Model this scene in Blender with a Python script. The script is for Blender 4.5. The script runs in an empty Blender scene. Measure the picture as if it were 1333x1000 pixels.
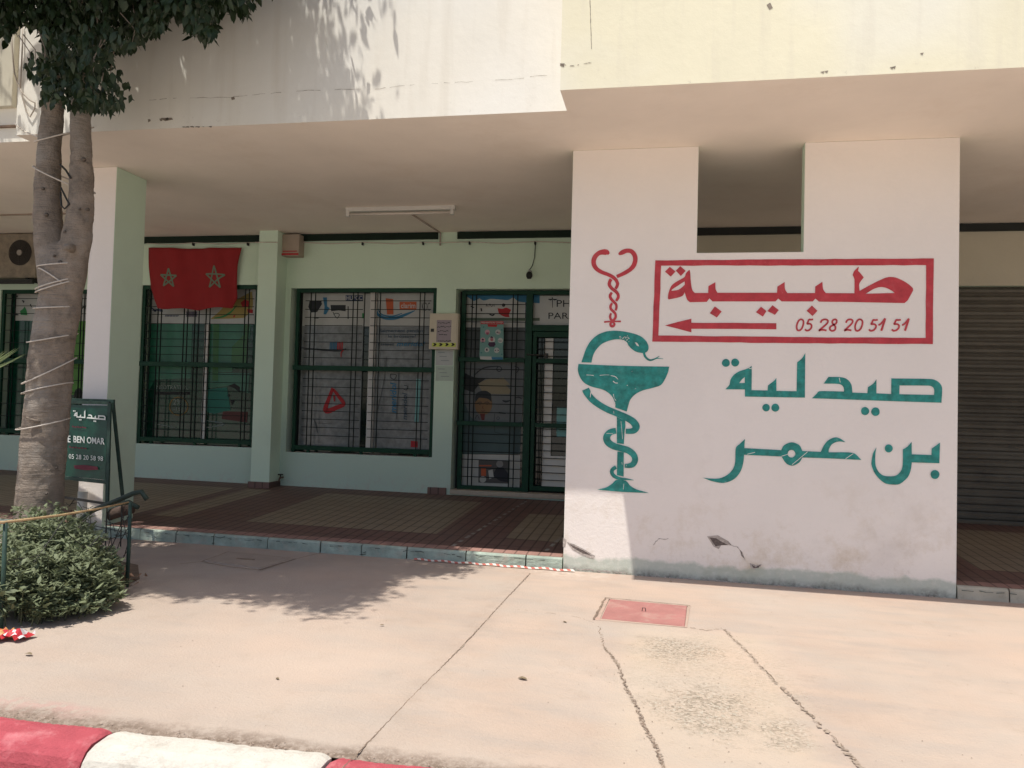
import bpy, math, random
import numpy as np
from mathutils import Vector, Matrix
from mathutils.geometry import tessellate_polygon
C = bpy.context.scene.collection
SC = bpy.context.scene
random.seed(7); rng = np.random.default_rng(7)

# ------------------------------------------------------------------ camera
YAW, PITCH, ROLL, CH, FPX = 0.1896, 0.0321, 0.0266, 1.3845, 1042.76
_f = np.array([-math.sin(YAW)*math.cos(PITCH), math.cos(YAW)*math.cos(PITCH), math.sin(PITCH)])
_r0 = np.array([math.cos(YAW), math.sin(YAW), 0.]); _u0 = np.cross(_r0, _f)
_r = math.cos(ROLL)*_r0+math.sin(ROLL)*_u0; _u = -math.sin(ROLL)*_r0+math.cos(ROLL)*_u0
cam = bpy.data.objects.new('camera', bpy.data.cameras.new('camera')); C.objects.link(cam)
M = Matrix(((_r[0], _u[0], -_f[0], 0), (_r[1], _u[1], -_f[1], 0), (_r[2], _u[2], -_f[2], CH), (0, 0, 0, 1)))
cam.matrix_world = M
cam.data.sensor_width = 36; cam.data.lens = FPX/1333*36; cam.data.clip_start = .05; cam.data.clip_end = 1000
SC.camera = cam
# ------------------------------------------------------------------ light
SUN = np.array([0.13996945, 0.29723869, -0.94448807])      # direction the light travels
SKY_STRENGTH, SUN_STRENGTH, EXPOSURE = 0.12, 4.2, 0.14
w = bpy.data.worlds.new('World'); SC.world = w; w.use_nodes = True
nt = w.node_tree; bg = nt.nodes['Background']; bg.inputs[1].default_value = SKY_STRENGTH
sky = nt.nodes.new('ShaderNodeTexSky'); sky.sky_type = 'NISHITA'; sky.sun_disc = False
sky.sun_elevation = math.radians(70.8); sky.sun_rotation = math.radians(205.2)
sky.dust_density = 2.0
nt.links.new(sky.outputs[0], bg.inputs[0])
sl = bpy.data.lights.new('sun', 'SUN'); sl.energy = SUN_STRENGTH; sl.angle = math.radians(.53); sl.color = (1, .955, .87)
so = bpy.data.objects.new('sun', sl); C.objects.link(so)
so.rotation_euler = Vector(SUN).to_track_quat('-Z', 'Y').to_euler()
SC.view_settings.view_transform = 'Standard'; SC.view_settings.look = 'None'
SC.view_settings.gamma = 1; SC.view_settings.exposure = EXPOSURE
SC.cycles.max_bounces = 10; SC.cycles.diffuse_bounces = 9

# ------------------------------------------------------------------ measured planes of the place (metres)
H = 3.68; D = 6.954; D2 = 10.05; DF1 = 6.013; DF2 = 5.618
K = -0.0078; S0 = 0.102; SR = 0.246      # ground slope, arcade floor height at front and rear
XA, XB, O1, O2, OB = -0.842, 2.296, 0.238, 1.103, 2.762
PR, DP, XJ = -5.362, 7.42, -0.784
def ray(px, py): return _f*FPX+_r*(px-666.5)+_u*(500-py)
def onP(px, py, p0, n):
    d = ray(px, py); o = np.array([0, 0, CH]); p0 = np.array(p0, float); n = np.array(n, float)
    return Vector(o+d*((p0-o)@n)/(d@n))
def onY(px, py, Y): return onP(px, py, (0, Y, 0), (0, 1, 0))
def onG(px, py, z=0): return onP(px, py, (0, 0, z), (-K, 0, 1))
_s = (SR-S0)/(D2-D)
def zF(x, y): return S0+_s*(y-D)+K*x
def onF(px, py, dz=0): return onP(px, py, (0, D, S0+dz), (-K, -_s, 1))
def proj(P):
    d = np.asarray(P)-np.array([0, 0, CH]); z = d@_f
    return 666.5+FPX*(d@_r)/z, 500-FPX*(d@_u)/z

# ------------------------------------------------------------------ materials
MATS = {}
def mat(name, col, rough=.8, var=.12, vscale=3., bump=.15, bscale=60., metal=0., stain=None, stain_amt=.35, stain_scale=1.5, spec=.5, speck=0., extra=None, coord='Object', trans=0.):
    if name in MATS: return MATS[name]
    m = bpy.data.materials.new(name); m.use_nodes = True; n = m.node_tree.nodes; L = m.node_tree.links
    b = n['Principled BSDF']; b.inputs['Roughness'].default_value = rough; b.inputs['Metallic'].default_value = metal
    b.inputs['Specular IOR Level'].default_value = spec
    tc = n.new('ShaderNodeTexCoord'); co = tc.outputs[coord]
    def noise(sc, det=5, ro=.6):
        t = n.new('ShaderNodeTexNoise'); t.inputs['Scale'].default_value = sc; t.inputs['Detail'].default_value = det; t.inputs['Roughness'].default_value = ro
        L.new(co, t.inputs['Vector']); return t.outputs['Fac']
    def ramp(src, a, c, v0=0., v1=1.):
        r = n.new('ShaderNodeMapRange'); r.inputs[1].default_value = a; r.inputs[2].default_value = c; r.inputs[3].default_value = v0; r.inputs[4].default_value = v1
        L.new(src, r.inputs[0]); return r.outputs[0]
    def mix(fac, A, B, mode='MIX'):
        x = n.new('ShaderNodeMix'); x.data_type = 'RGBA'; x.blend_type = mode
        if isinstance(fac, float): x.inputs[0].default_value = fac
        else: L.new(fac, x.inputs[0])
        for i, v in ((6, A), (7, B)):
            if isinstance(v, (tuple, list)): x.inputs[i].default_value = (*v, 1)
            else: L.new(v, x.inputs[i])
        return x.outputs[2]
    n1 = noise(vscale)
    c = mix(ramp(n1, .3, .7), tuple(v*(1-var) for v in col), tuple(min(1, v*(1+var*.6)) for v in col))
    if stain:
        n2 = noise(stain_scale, 8, .7)
        c = mix(ramp(n2, .52, .75, 0, stain_amt), c, stain)
    if speck:
        n3 = noise(220, 2, .5)
        c = mix(ramp(n3, .62, .7, 0, speck), c, tuple(v*.35 for v in col))
    h = noise(bscale, 6, .65)
    if extra: c, h = extra(n, L, co, noise, ramp, mix, c, h)
    L.new(c, b.inputs['Base Color'])
    if bump:
        bp = n.new('ShaderNodeBump'); bp.inputs['Strength'].default_value = bump; bp.inputs['Distance'].default_value = .02
        L.new(h, bp.inputs['Height']); L.new(bp.outputs[0], b.inputs['Normal'])
    if trans:
        t = n.new('ShaderNodeBsdfTranslucent'); ms = n.new('ShaderNodeMixShader'); ms.inputs[0].default_value = trans
        L.new(c, t.inputs[0]); L.new(b.outputs[0], ms.inputs[1]); L.new(t.outputs[0], ms.inputs[2])
        L.new(ms.outputs[0], n['Material Output'].inputs[0])
    MATS[name] = m; return m
def math_node(n, L, op, a, b=None):
    x = n.new('ShaderNodeMath'); x.operation = op
    for i, v in enumerate((a, b)):
        if v is None: continue
        if isinstance(v, (int, float)): x.inputs[i].default_value = v
        else: L.new(v, x.inputs[i])
    return x.outputs[0]

# --- mural wall: white plaster, worn green plinth band, brown damp stains low down
def wall_extra(n, L, co, noise, ramp, mix, c, h):
    s = n.new('ShaderNodeSeparateXYZ'); L.new(co, s.inputs[0])
    zz = math_node(n, L, 'SUBTRACT', s.outputs[2], math_node(n, L, 'MULTIPLY', s.outputs[0], K))
    wob = math_node(n, L, 'MULTIPLY', math_node(n, L, 'SUBTRACT', noise(5, 6), .5), .14)
    zz = math_node(n, L, 'ADD', zz, wob)
    low = ramp(zz, 1.05, .1)
    grime = math_node(n, L, 'MULTIPLY', low, ramp(noise(2.2, 10, .75), .50, .70))
    c = mix(math_node(n, L, 'MULTIPLY', grime, .6), c, (.50, .37, .20))
    grime2 = math_node(n, L, 'MULTIPLY', ramp(zz, .6, .12), ramp(noise(14, 8, .8), .55, .68))
    c = mix(math_node(n, L, 'MULTIPLY', grime2, .28), c, (.28, .21, .15))
    sm = math_node(n, L, 'MULTIPLY', ramp(noise(.9, 9, .7), .55, .72), ramp(zz, 1.6, 1.0))
    c = mix(math_node(n, L, 'MULTIPLY', sm, .22), c, (.42, .36, .32))
    band = math_node(n, L, 'MULTIPLY', ramp(zz, .150, .118), ramp(noise(18, 8, .7), .15, .5, .45, 1))
    c = mix(math_node(n, L, 'MULTIPLY', band, .62), c, (.34, .43, .35))
    foot = math_node(n, L, 'MULTIPLY', ramp(zz, .06, .0), ramp(noise(25, 6, .7), .3, .6))
    c = mix(math_node(n, L, 'MULTIPLY', foot, .8), c, (.12, .10, .08))
    return c, h
WALLW = mat('white_plaster', (.87, .805, .755), .85, .05, .8, .22, 35, extra=wall_extra)
def fascia_extra(n, L, co, noise, ramp, mix, c, h):
    p = ramp(noise(.55, 3, .4), .5, .62)
    c = mix(math_node(n, L, 'MULTIPLY', p, .5), c, (.87, .86, .82))
    s = n.new('ShaderNodeSeparateXYZ'); L.new(co, s.inputs[0])
    low = ramp(s.outputs[2], H+.22, H+.01)
    g = math_node(n, L, 'MULTIPLY', low, ramp(noise(22, 8, .8), .60, .70))
    c = mix(math_node(n, L, 'MULTIPLY', g, .4), c, (.32, .27, .22))
    mp = n.new('ShaderNodeMapping'); mp.inputs['Scale'].default_value = (9, 9, .7); L.new(co, mp.inputs[0])
    t = n.new('ShaderNodeTexNoise'); t.inputs['Scale'].default_value = 1.; t.inputs['Detail'].default_value = 6; L.new(mp.outputs[0], t.inputs['Vector'])
    c = mix(ramp(t.outputs['Fac'], .52, .72, 0, .28), c, (.66, .60, .50))
    return c, h
FASW = mat('fascia_plaster', (.88, .84, .75), .9, .05, 2., .12, 14, extra=fascia_extra)
FASY = mat('fascia_cream_plaster', (.86, .80, .60), .9, .05, 1.2, .12, 14, extra=fascia_extra)
SOF = mat('soffit_plaster', (.885, .80, .71), .9, .08, .8, .12, 18, stain=(.70, .58, .47), stain_amt=.35, stain_scale=1.1)
GRNW = mat('pale_green_plaster', (.60, .74, .60), .8, .05, 1., .12, 30, stain=(.30, .27, .2), stain_amt=.12)
def rear_extra(n, L, co, noise, ramp, mix, c, h):
    s = n.new('ShaderNodeSeparateXYZ'); L.new(co, s.inputs[0])
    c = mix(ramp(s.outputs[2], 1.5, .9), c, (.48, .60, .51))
    g = math_node(n, L, 'MULTIPLY', ramp(s.outputs[2], .5, .25), ramp(noise(16, 8, .8), .5, .62))
    c = mix(math_node(n, L, 'MULTIPLY', g, .8), c, (.5, .45, .4))
    return c, h
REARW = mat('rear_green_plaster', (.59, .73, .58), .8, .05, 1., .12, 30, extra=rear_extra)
DGREEN = mat('green_steel_paint', (.003, .042, .020), .5, .2, 8, .05, 80, spec=.25)
BAR = mat('grille_bar_paint', (.004, .010, .007), .6, .2, 8, 0, spec=.2)
VENT = mat('vent_dark_paint', (.008, .020, .012), .6, .2, 8, 0, spec=.2)
BLACK = mat('black_recess', (.012, .014, .012), .7, .1, 8, 0)
ALU = mat('white_aluminium', (.62, .60, .56), .5, .06, 4, 0)
def gravel_extra(n, L, co, noise, ramp, mix, c, h):
    s = n.new('ShaderNodeSeparateXYZ'); L.new(co, s.inputs[0])
    # rough patch: a long ellipse of exposed aggregate between the two cracks
    def ell(cx, cy, rx, ry):
        a = math_node(n, L, 'DIVIDE', math_node(n, L, 'SUBTRACT', s.outputs[0], cx), rx)
        b_ = math_node(n, L, 'DIVIDE', math_node(n, L, 'SUBTRACT', s.outputs[1], cy), ry)
        d = math_node(n, L, 'ADD', math_node(n, L, 'MULTIPLY', a, a), math_node(n, L, 'MULTIPLY', b_, b_))
        d = math_node(n, L, 'ADD', d, math_node(n, L, 'MULTIPLY', math_node(n, L, 'SUBTRACT', noise(6, 7, .75), .5), 4.5))
        return ramp(d, 1.3, .2)
    # (aggregate colour is laid after the broad tones)
    # broad worn wear tones, then painted tree shade
    mp = n.new('ShaderNodeMapping'); mp.inputs['Scale'].default_value = (1.0, 3.2, 1); mp.inputs['Rotation'].default_value = (0, 0, .25); L.new(co, mp.inputs[0])
    st = n.new('ShaderNodeTexNoise'); st.inputs['Scale'].default_value = 1.7; st.inputs['Detail'].default_value = 7; st.inputs['Roughness'].default_value = .62; L.new(mp.outputs[0], st.inputs['Vector'])
    c = mix(ramp(st.outputs['Fac'], .44, .66, 0, .95), c, (.40, .33, .28))
    c = mix(math_node(n, L, 'MULTIPLY', math_node(n, L, 'MULTIPLY', ramp(s.outputs[0], -2.0, -3.0), ramp(s.outputs[1], 5.3, 5.8)), .62), c, (.17, .135, .125))  # painted shade: ground colour darkened where the tree's shadow falls
    stp = math_node(n, L, 'MULTIPLY', ramp(math_node(n, L, 'ABSOLUTE', math_node(n, L, 'SUBTRACT', s.outputs[0], .22)), .52, .34), ramp(s.outputs[1], 5.4, 5.2))
    c = mix(math_node(n, L, 'MULTIPLY', stp, .5), c, (.55, .45, .34))
    lm = math_node(n, L, 'MULTIPLY', ramp(s.outputs[1], 6.55, 6.85), math_node(n, L, 'MULTIPLY', ramp(math_node(n, L, 'ABSOLUTE', math_node(n, L, 'ADD', s.outputs[0], .8)), .5, .1), ramp(noise(12, 7, .7), .42, .6)))
    c = mix(math_node(n, L, 'MULTIPLY', lm, .7), c, (.66, .58, .50))
    c = mix(ramp(noise(9, 8, .75), .60, .72, 0, .45), c, (.34, .275, .235))
    # dark dirt lying along the kerb
    kl = s.outputs[1]
    kd = math_node(n, L, 'ADD', kl, math_node(n, L, 'MULTIPLY', noise(6, 7, .7), .16))
    c = mix(math_node(n, L, 'MULTIPLY', ramp(kd, 3.19, 3.10), ramp(noise(35, 5, .7), .38, .58, .25, 1)), c, (.20, .15, .115))
    rk = math_node(n, L, 'MULTIPLY', math_node(n, L, 'MULTIPLY', ramp(kd, 3.30, 3.24), ramp(kd, 3.10, 3.16)), math_node(n, L, 'MULTIPLY', ramp(s.outputs[0], -2.3, -2.6), ramp(noise(15, 6, .7), .42, .52)))
    c = mix(math_node(n, L, 'MULTIPLY', rk, .85), c, (.52, .20, .19))
    c = mix(ramp(kd, 3.75, 3.12, 0, .4), c, (.38, .31, .26))
    # grey film to the left, lighter lime wash by the wall corner
    c = mix(math_node(n, L, 'MULTIPLY', ramp(s.outputs[0], -.9, -2.2), ramp(noise(.8, 5, .6), .3, .6, .2, .65)), c, (.42, .345, .29))
    jd = math_node(n, L, 'ABSOLUTE', math_node(n, L, 'ADD', s.outputs[0], 1.145))
    c = mix(math_node(n, L, 'MULTIPLY', ramp(jd, .13, .0), ramp(noise(5, 6, .7), .4, .62, 0, .6)), c, (.33, .26, .21))
    c = mix(ramp(noise(.9, 4, .6), .40, .66, 0, .55), c, (.48, .415, .355))
    c = mix(ramp(noise(3.1, 7, .75), .56, .74, 0, .5), c, (.36, .285, .225))
    c = mix(ramp(noise(.6, 3, .5), .5, .7, 0, .5), c, (.58, .43, .335))
    m1 = math_node(n, L, 'MAXIMUM', ell(.12, 4.84, .29, .26), ell(.21, 3.95, .25, .36))
    m1 = math_node(n, L, 'MAXIMUM', m1, math_node(n, L, 'MULTIPLY', ell(.55, 3.75, .13, .22), .8))
    m1 = math_node(n, L, 'MAXIMUM', m1, math_node(n, L, 'MULTIPLY', ell(.30, 4.4, .5, .9), .35))
    v = n.new('ShaderNodeTexVoronoi'); v.inputs['Scale'].default_value = 90; L.new(co, v.inputs['Vector'])
    g = ramp(v.outputs['Distance'], .15, .75)
    rnd = n.new('ShaderNodeSeparateColor'); L.new(v.outputs['Color'], rnd.inputs[0])
    dark = math_node(n, L, 'MULTIPLY', m1, ramp(rnd.outputs[0], .25, .95, .05, .8))
    c = mix(dark, c, (.20, .17, .125))
    c = mix(math_node(n, L, 'MULTIPLY', m1, ramp(rnd.outputs[1], .86, .9, 0, .6)), c, (.55, .5, .42))
    # darker damp dirt near the building foot
    c = mix(math_node(n, L, 'MULTIPLY', ramp(s.outputs[1], 6.5, 7.0), ramp(noise(7, 7, .7), .4, .7, 0, .5)), c, (.45, .27, .20))
    # dirt lying in the joint behind the kerb
    c = mix(math_node(n, L, 'MULTIPLY', ramp(kd, 3.22, 3.12), ramp(noise(30, 6, .75), .40, .56, .3, 1)), c, (.19, .14, .105))
    # tiny litter specks
    c = mix(ramp(noise(60, 3, .6), .73, .76, 0, .6), c, (.2, .15, .11))
    hh = math_node(n, L, 'ADD', h, math_node(n, L, 'MULTIPLY', math_node(n, L, 'MULTIPLY', m1, g), -1.2))
    return c, hh
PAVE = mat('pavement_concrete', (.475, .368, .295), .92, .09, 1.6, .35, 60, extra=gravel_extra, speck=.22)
ASPH = mat('dusty_road', (.46, .41, .35), .9, .15, 4, .4, 90)
CRK = mat('crack_dark', (.24, .175, .13), .95, .4, 30, 0)
STEP = mat('teal_step_paint', (.38, .45, .38), .9, .3, 7, .7, 25, stain=(.46, .40, .33), stain_amt=.95, stain_scale=6)
def tile_extra(scale, mortar):
    def fn(n, L, co, noise, ramp, mix, c, h):
        s = n.new('ShaderNodeSeparateXYZ'); L.new(co, s.inputs[0])
        m = None
        for i, sp in ((0, .105), (1, .30)):
            f = math_node(n, L, 'FRACT', math_node(n, L, 'DIVIDE', math_node(n, L, 'ADD', s.outputs[i], 50), sp))
            e = math_node(n, L, 'MINIMUM', f, math_node(n, L, 'SUBTRACT', 1, f))
            l = ramp(e, .0, .11 if i == 0 else .03, 1, 0)
            m = l if m is None else math_node(n, L, 'MAXIMUM', m, l)
        c = mix(ramp(noise(1.3, 5, .6), .42, .7, 0, .35), c, (.17, .13, .10))
        c = mix(math_node(n, L, 'MULTIPLY', m, .95), c, mortar)
        return c, math_node(n, L, 'SUBTRACT', h, m)
    return fn
TRED = mat('red_floor_tile', (.17, .092, .075), .6, .12, 5, .15, 60, extra=tile_extra(1, (.035, .02, .016)))
TPNK = mat('pink_edge_tile', (.36, .20, .165), .7, .15, 8, .15, 60, extra=tile_extra(1, (.12, .07, .055)))
TCRM = mat('cream_floor_tile', (.29, .225, .155), .6, .12, 5, .15, 60, extra=tile_extra(1, (.055, .038, .025)))
def paint_extra(amt):
    def fn(n, L, co, noise, ramp, mix, c, h):
        a = ramp(noise(26, 9, .8), .63, .68)
        a = math_node(n, L, 'MULTIPLY', a, ramp(noise(3, 4, .6), .42, .60))
        return mix(math_node(n, L, 'MULTIPLY', a, amt), c, (.74, .7, .66)), h
    return fn
TEAL = mat('teal_wall_paint', (.022, .255, .225), .7, .42, 17, .1, 40, stain=(.075, .33, .29), stain_amt=.75, stain_scale=9, extra=paint_extra(.9))
REDP = mat('red_wall_paint', (.52, .045, .06), .7, .2, 12, .1, 40, stain=(.56, .11, .12), stain_amt=.7, stain_scale=7, extra=paint_extra(.5))
def bark_extra(n, L, co, noise, ramp, mix, c, h):
    mp = n.new('ShaderNodeMapping'); mp.inputs['Scale'].default_value = (2.2, 2.2, 26); L.new(co, mp.inputs[0])
    t = n.new('ShaderNodeTexNoise'); t.inputs['Scale'].default_value = 1.6; t.inputs['Detail'].default_value = 8; t.inputs['Roughness'].default_value = .7; t.inputs['Distortion'].default_value = .6; L.new(mp.outputs[0], t.inputs['Vector'])
    c = mix(ramp(noise(2.3, 4, .6), .5, .62, 0, .6), c, (.36, .32, .28))
    c = mix(ramp(t.outputs['Fac'], .55, .68, 0, .55), c, (.13, .105, .085))
    v = n.new('ShaderNodeTexVoronoi'); v.inputs['Scale'].default_value = 55; L.new(co, v.inputs['Vector'])
    c = mix(ramp(v.outputs['Distance'], .16, .10, 0, .5), c, (.10, .08, .065))
    return c, math_node(n, L, 'ADD', h, math_node(n, L, 'MULTIPLY', t.outputs['Fac'], 1.6))
BARK = mat('bark', (.30, .24, .19), .85, .3, 7, .7, 40, stain=(.10, .085, .07), stain_amt=.8, stain_scale=11, extra=bark_extra)
LEAF = mat('dark_leaf', (.022, .042, .014), .5, .4, 9, 0, trans=.12)
BUSHL = mat('bush_leaf', (.20, .235, .13), .7, .45, 22, 0, trans=.25)
PALM = mat('palm_leaf', (.22, .27, .11), .6, .3, 14, 0, trans=.3)
ROPE = mat('white_cord', (.62, .55, .48), .7, .15, 30, .1, 200)
CANE = mat('cane', (.46, .32, .17), .7, .2, 20, .1, 100)
WIRE = mat('dark_wire', (.03, .028, .024), .6, .2, 10, 0)
FENG = mat('faded_green_pipe', (.022, .055, .04), .6, .35, 20, .1, 60)
def flat(name, col, rough=.7, var=.05, **k): return mat(name, col, rough, var, 12, 0, **k)
GLASSG = flat('green_tinted_pane', (.005, .05, .028), .14, .4)
GLASSK = flat('dark_pane', (.012, .02, .016), .08, .3)
WHITE = flat('white_print', (.44, .44, .41), .3); GREYF = flat('grey_film', (.215, .225, .225), .18, .3)
INK = flat('dark_ink', (.02, .025, .03)); BLUE = flat('blue_print', (.03, .16, .28)); NAVY = flat('navy_print', (.03, .05, .12))
ORNG = flat('orange_print', (.50, .11, .04)); REDI = flat('red_print', (.40, .02, .025)); TEALI = flat('teal_print', (.20, .42, .40))
SKIN = flat('tan_print', (.22, .13, .06)); YEL = flat('yellow_print', (.55, .62, .12)); SIGNG = flat('sign_green_panel', (.003, .055, .034), .35, .3)
SIGNW = flat('sign_white_letters', (.72, .74, .70)); PINKI = flat('pink_print', (.5, .3, .33)); GRNI = flat('green_print', (.03, .22, .07))

# ------------------------------------------------------------------ object helpers
MW = {}
def world(o):
    return MW[o.name] if o is not None and o.name in MW else Matrix.Identity(4)
def tag(o, label=None, cat=None, group=None, kind=None):
    if label: o['label'] = label
    if cat: o['category'] = cat
    if group: o['group'] = group
    if kind: o['kind'] = kind
    return o
def thing(name, label, cat, loc, rz=0, group=None):
    o = bpy.data.objects.new(name, None); C.objects.link(o); o.location = loc; o.rotation_euler = (0, 0, rz); o.empty_display_size = .2
    MW[o.name] = Matrix.Translation(Vector(loc)) @ Matrix.Rotation(rz, 4, 'Z')
    return tag(o, label, cat, group)
class MB:
    def __init__(s): s.v = []; s.f = []; s.m = []
    def add(s, vs, fs, mi=0):
        k = len(s.v); s.v += [tuple(v) for v in vs]; s.f += [tuple(i+k for i in f) for f in fs]; s.m += [mi]*len(fs); return s
    def box(s, x0, x1, y0, y1, z0, z1, mi=0):
        return s.add([(x, y, z) for x in (x0, x1) for y in (y0, y1) for z in (z0, z1)],
                     [(0, 1, 3, 2), (4, 6, 7, 5), (0, 4, 5, 1), (2, 3, 7, 6), (0, 2, 6, 4), (1, 5, 7, 3)], mi)
    def quad(s, *p, mi=0): return s.add(p, [tuple(range(len(p)))], mi)
    def beam(s, a, b, w, h=None, mi=0):      # rectangular bar from a to b
        h = h or w; a = Vector(a); b = Vector(b); d = (b-a).normalized()
        u = d.cross(Vector((0, 1, 0)) if abs(d.y) < .9 else Vector((1, 0, 0))).normalized(); v = d.cross(u)
        P = [p+u*(i*w/2)+v*(j*h/2) for p in (a, b) for i, j in ((-1, -1), (1, -1), (1, 1), (-1, 1))]
        return s.add(P, [(3, 2, 1, 0), (4, 5, 6, 7), (0, 1, 5, 4), (1, 2, 6, 5), (2, 3, 7, 6), (3, 0, 4, 7)], mi)
    def tube(s, pts, r, n=8, mi=0, closed=False):
        pts = [Vector(p) for p in pts]; N = len(pts); rs = r if isinstance(r, (list, tuple)) else [r]*N
        vs = []; prev = None
        for i, p in enumerate(pts):
            if closed: d = pts[(i+1) % N]-pts[i-1]
            else: d = pts[min(i+1, N-1)]-pts[max(i-1, 0)]
            d.normalize()
            u = (prev - d*prev.dot(d)) if prev is not None else d.orthogonal()
            u.normalize(); prev = u; v = d.cross(u)
            for k in range(n):
                a = 2*math.pi*k/n; vs.append(p+(u*math.cos(a)+v*math.sin(a))*rs[i])
        fs = []
        for i in range(N if closed else N-1):
            j = (i+1) % N
            for k in range(n):
                fs.append((i*n+k, i*n+(k+1) % n, j*n+(k+1) % n, j*n+k))
        if not closed: fs += [tuple(range(n))[::-1], tuple((N-1)*n+k for k in range(n))]
        return s.add(vs, fs, mi)
    def prism(s, poly, y0, y1, mi=0, mside=None):     # xz polygon extruded in y
        n = len(poly); k = mi if mside is None else mside
        s.add([(x, y0, z) for x, z in poly]+[(x, y1, z) for x, z in poly], [tuple(range(n))], mi)
        s.f.append(tuple(len(s.v)-n+i for i in reversed(range(n)))); s.m.append(k)
        b = len(s.v)-2*n
        for i in range(n): s.f.append((b+i, b+n+i, b+n+(i+1) % n, b+(i+1) % n)); s.m.append(k)
        return s
    def build(s, name, mats, parent=None, bevel=0, smooth=False, seg=2):
        me = bpy.data.meshes.new(name); inv = world(parent).inverted()
        me.from_pydata([tuple(inv @ Vector(v)) for v in s.v], [], s.f)
        mats = mats if isinstance(mats, (list, tuple)) else [mats]
        for m in mats: me.materials.append(m)
        me.polygons.foreach_set('material_index', s.m)
        if smooth: me.polygons.foreach_set('use_smooth', [True]*len(me.polygons))
        me.validate(); me.update()
        import bmesh
        bm = bmesh.new(); bm.from_mesh(me); bmesh.ops.recalc_face_normals(bm, faces=bm.faces) if len(s.f) < 40000 else None; bm.to_mesh(me); bm.free()
        o = bpy.data.objects.new(name, me); C.objects.link(o)
        if parent is not None: o.parent = parent; MW[o.name] = world(parent)
        if bevel:
            b = o.modifiers.new('bevel', 'BEVEL'); b.width = bevel; b.segments = seg; b.limit_method = 'ANGLE'
        return o
def crop(ox, oy, s): return lambda p: (ox+p[0]/s, oy+p[1]/s)
def smoothloop(pts, ang=48, step=4):
    P = [np.array(p[:2], float) for p in pts]; n = len(P); out = []
    corner = []
    for i in range(n):
        a = P[i]-P[i-1]; b = P[(i+1) % n]-P[i]
        c = np.dot(a, b)/(np.linalg.norm(a)*np.linalg.norm(b)+1e-9); corner.append(math.degrees(math.acos(max(-1, min(1, c)))) > ang)
    def tan(i):
        return np.zeros(2) if corner[i] else (P[(i+1) % n]-P[i-1])/2
    for i in range(n):
        j = (i+1) % n
        p0, p1 = P[i], P[j]; L = np.linalg.norm(p1-p0)
        def cl(t):
            l = np.linalg.norm(t); return t*min(1, L/(l+1e-9))
        t0 = (p1-p0) if corner[i] else cl(tan(i)); t1 = (p1-p0) if corner[j] else cl(tan(j))
        for k in range(step):
            t = k/step
            out.append(tuple((2*t**3-3*t**2+1)*p0+(t**3-2*t**2+t)*t0+(-2*t**3+3*t**2)*p1+(t**3-t**2)*t1))
    return out
def circle(cx, cy, r, n=28, wob=.03):
    return [(cx+r*(1+wob*math.sin(3*a+cx))*math.cos(a), cy+r*math.sin(a)) for a in [2*math.pi*i/n for i in range(n)]]
def ribbon(pts, sub=4):
    P = np.array([(p[0], p[1], p[2]) for p in pts], float); n = len(P); Q = []
    for i in range(n-1):
        p0 = P[max(i-1, 0)]; p1 = P[i]; p2 = P[i+1]; p3 = P[min(i+2, n-1)]
        for k in range(sub):
            t = k/sub; Q.append(.5*((2*p1)+(-p0+p2)*t+(2*p0-5*p1+4*p2-p3)*t*t+(-p0+3*p1-3*p2+p3)*t**3))
    Q.append(P[-1]); Q = np.array(Q); T = np.gradient(Q[:, :2], axis=0); T /= np.linalg.norm(T, axis=1)[:, None]+1e-9
    N = np.stack([-T[:, 1], T[:, 0]], 1); A = Q[:, :2]+N*Q[:, 2:3]/2; B = Q[:, :2]-N*Q[:, 2:3]/2
    return A, B
class Paint:
    """flat painted shapes traced in photo pixels onto a real plane (p0, n)"""
    def __init__(s, place): s.place_ = place; s.mb = MB(); s.k = 0
    def place(s, x, y): v = s.place_(x, y); v.y -= .00018*s.k; return v
    def loops(s, loops, mi=0):
        s.k += 1; L3 = [[Vector((x, y, 0)) for x, y in l] for l in loops]
        tris = tessellate_polygon(L3); flatp = [p for l in loops for p in l]
        vs = [s.place(*p) for p in flatp]
        s.mb.add(vs, [tuple(t) for t in tris], mi); return s
    def shape(s, tr, outer, holes=(), smooth=True, mi=0):
        ls = [[tr(p) for p in l] for l in [outer, *holes]]
        if smooth: ls = [smoothloop(l) for l in ls]
        return s.loops(ls, mi)
    def stroke(s, tr, pts, k=1., mi=0, sub=4):
        s.k += 1; A, B = ribbon(pts, sub); n = len(A)
        vs = [s.place(*tr(p)) for p in A]+[s.place(*tr(p)) for p in B]
        s.mb.add(vs, [(i, i+1, n+i+1, n+i) for i in range(n-1)], mi); return s
    def build(s, name, m, parent): return s.mb.build(name, m, parent)
FONT_OFF = Vector((0, 0, 0))
def text_mesh(txt, place, x0, x1, y0, y1, bold=False, mono=False, shear=0.):
    """text laid in the pixel box and mapped to the plane by place(px,py); returns verts, faces"""
    cu = bpy.data.curves.new('t', 'FONT'); cu.body = txt; cu.size = 1; cu.resolution_u = 3; cu.shear = shear
    if bold: cu.offset = .018
    o = bpy.data.objects.new('t', cu); C.objects.link(o)
    dg = bpy.context.evaluated_depsgraph_get(); me = bpy.data.meshes.new_from_object(o.evaluated_get(dg))
    V = np.array([v.co[:2] for v in me.vertices]); F = [tuple(p.vertices) for p in me.polygons]
    bpy.data.objects.remove(o); bpy.data.curves.remove(cu); bpy.data.meshes.remove(me)
    mn = V.min(0); mx = V.max(0); U = (V-mn)/(mx-mn)
    return [place(x0+u[0]*(x1-x0), y1-u[1]*(y1-y0)) for u in U], F
def text(mb, txt, place, x0, x1, y0, y1, mi=0, **k):
    vs, fs = text_mesh(txt, place, x0, x1, y0, y1, **k); mb.add(vs, fs, mi)
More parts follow.
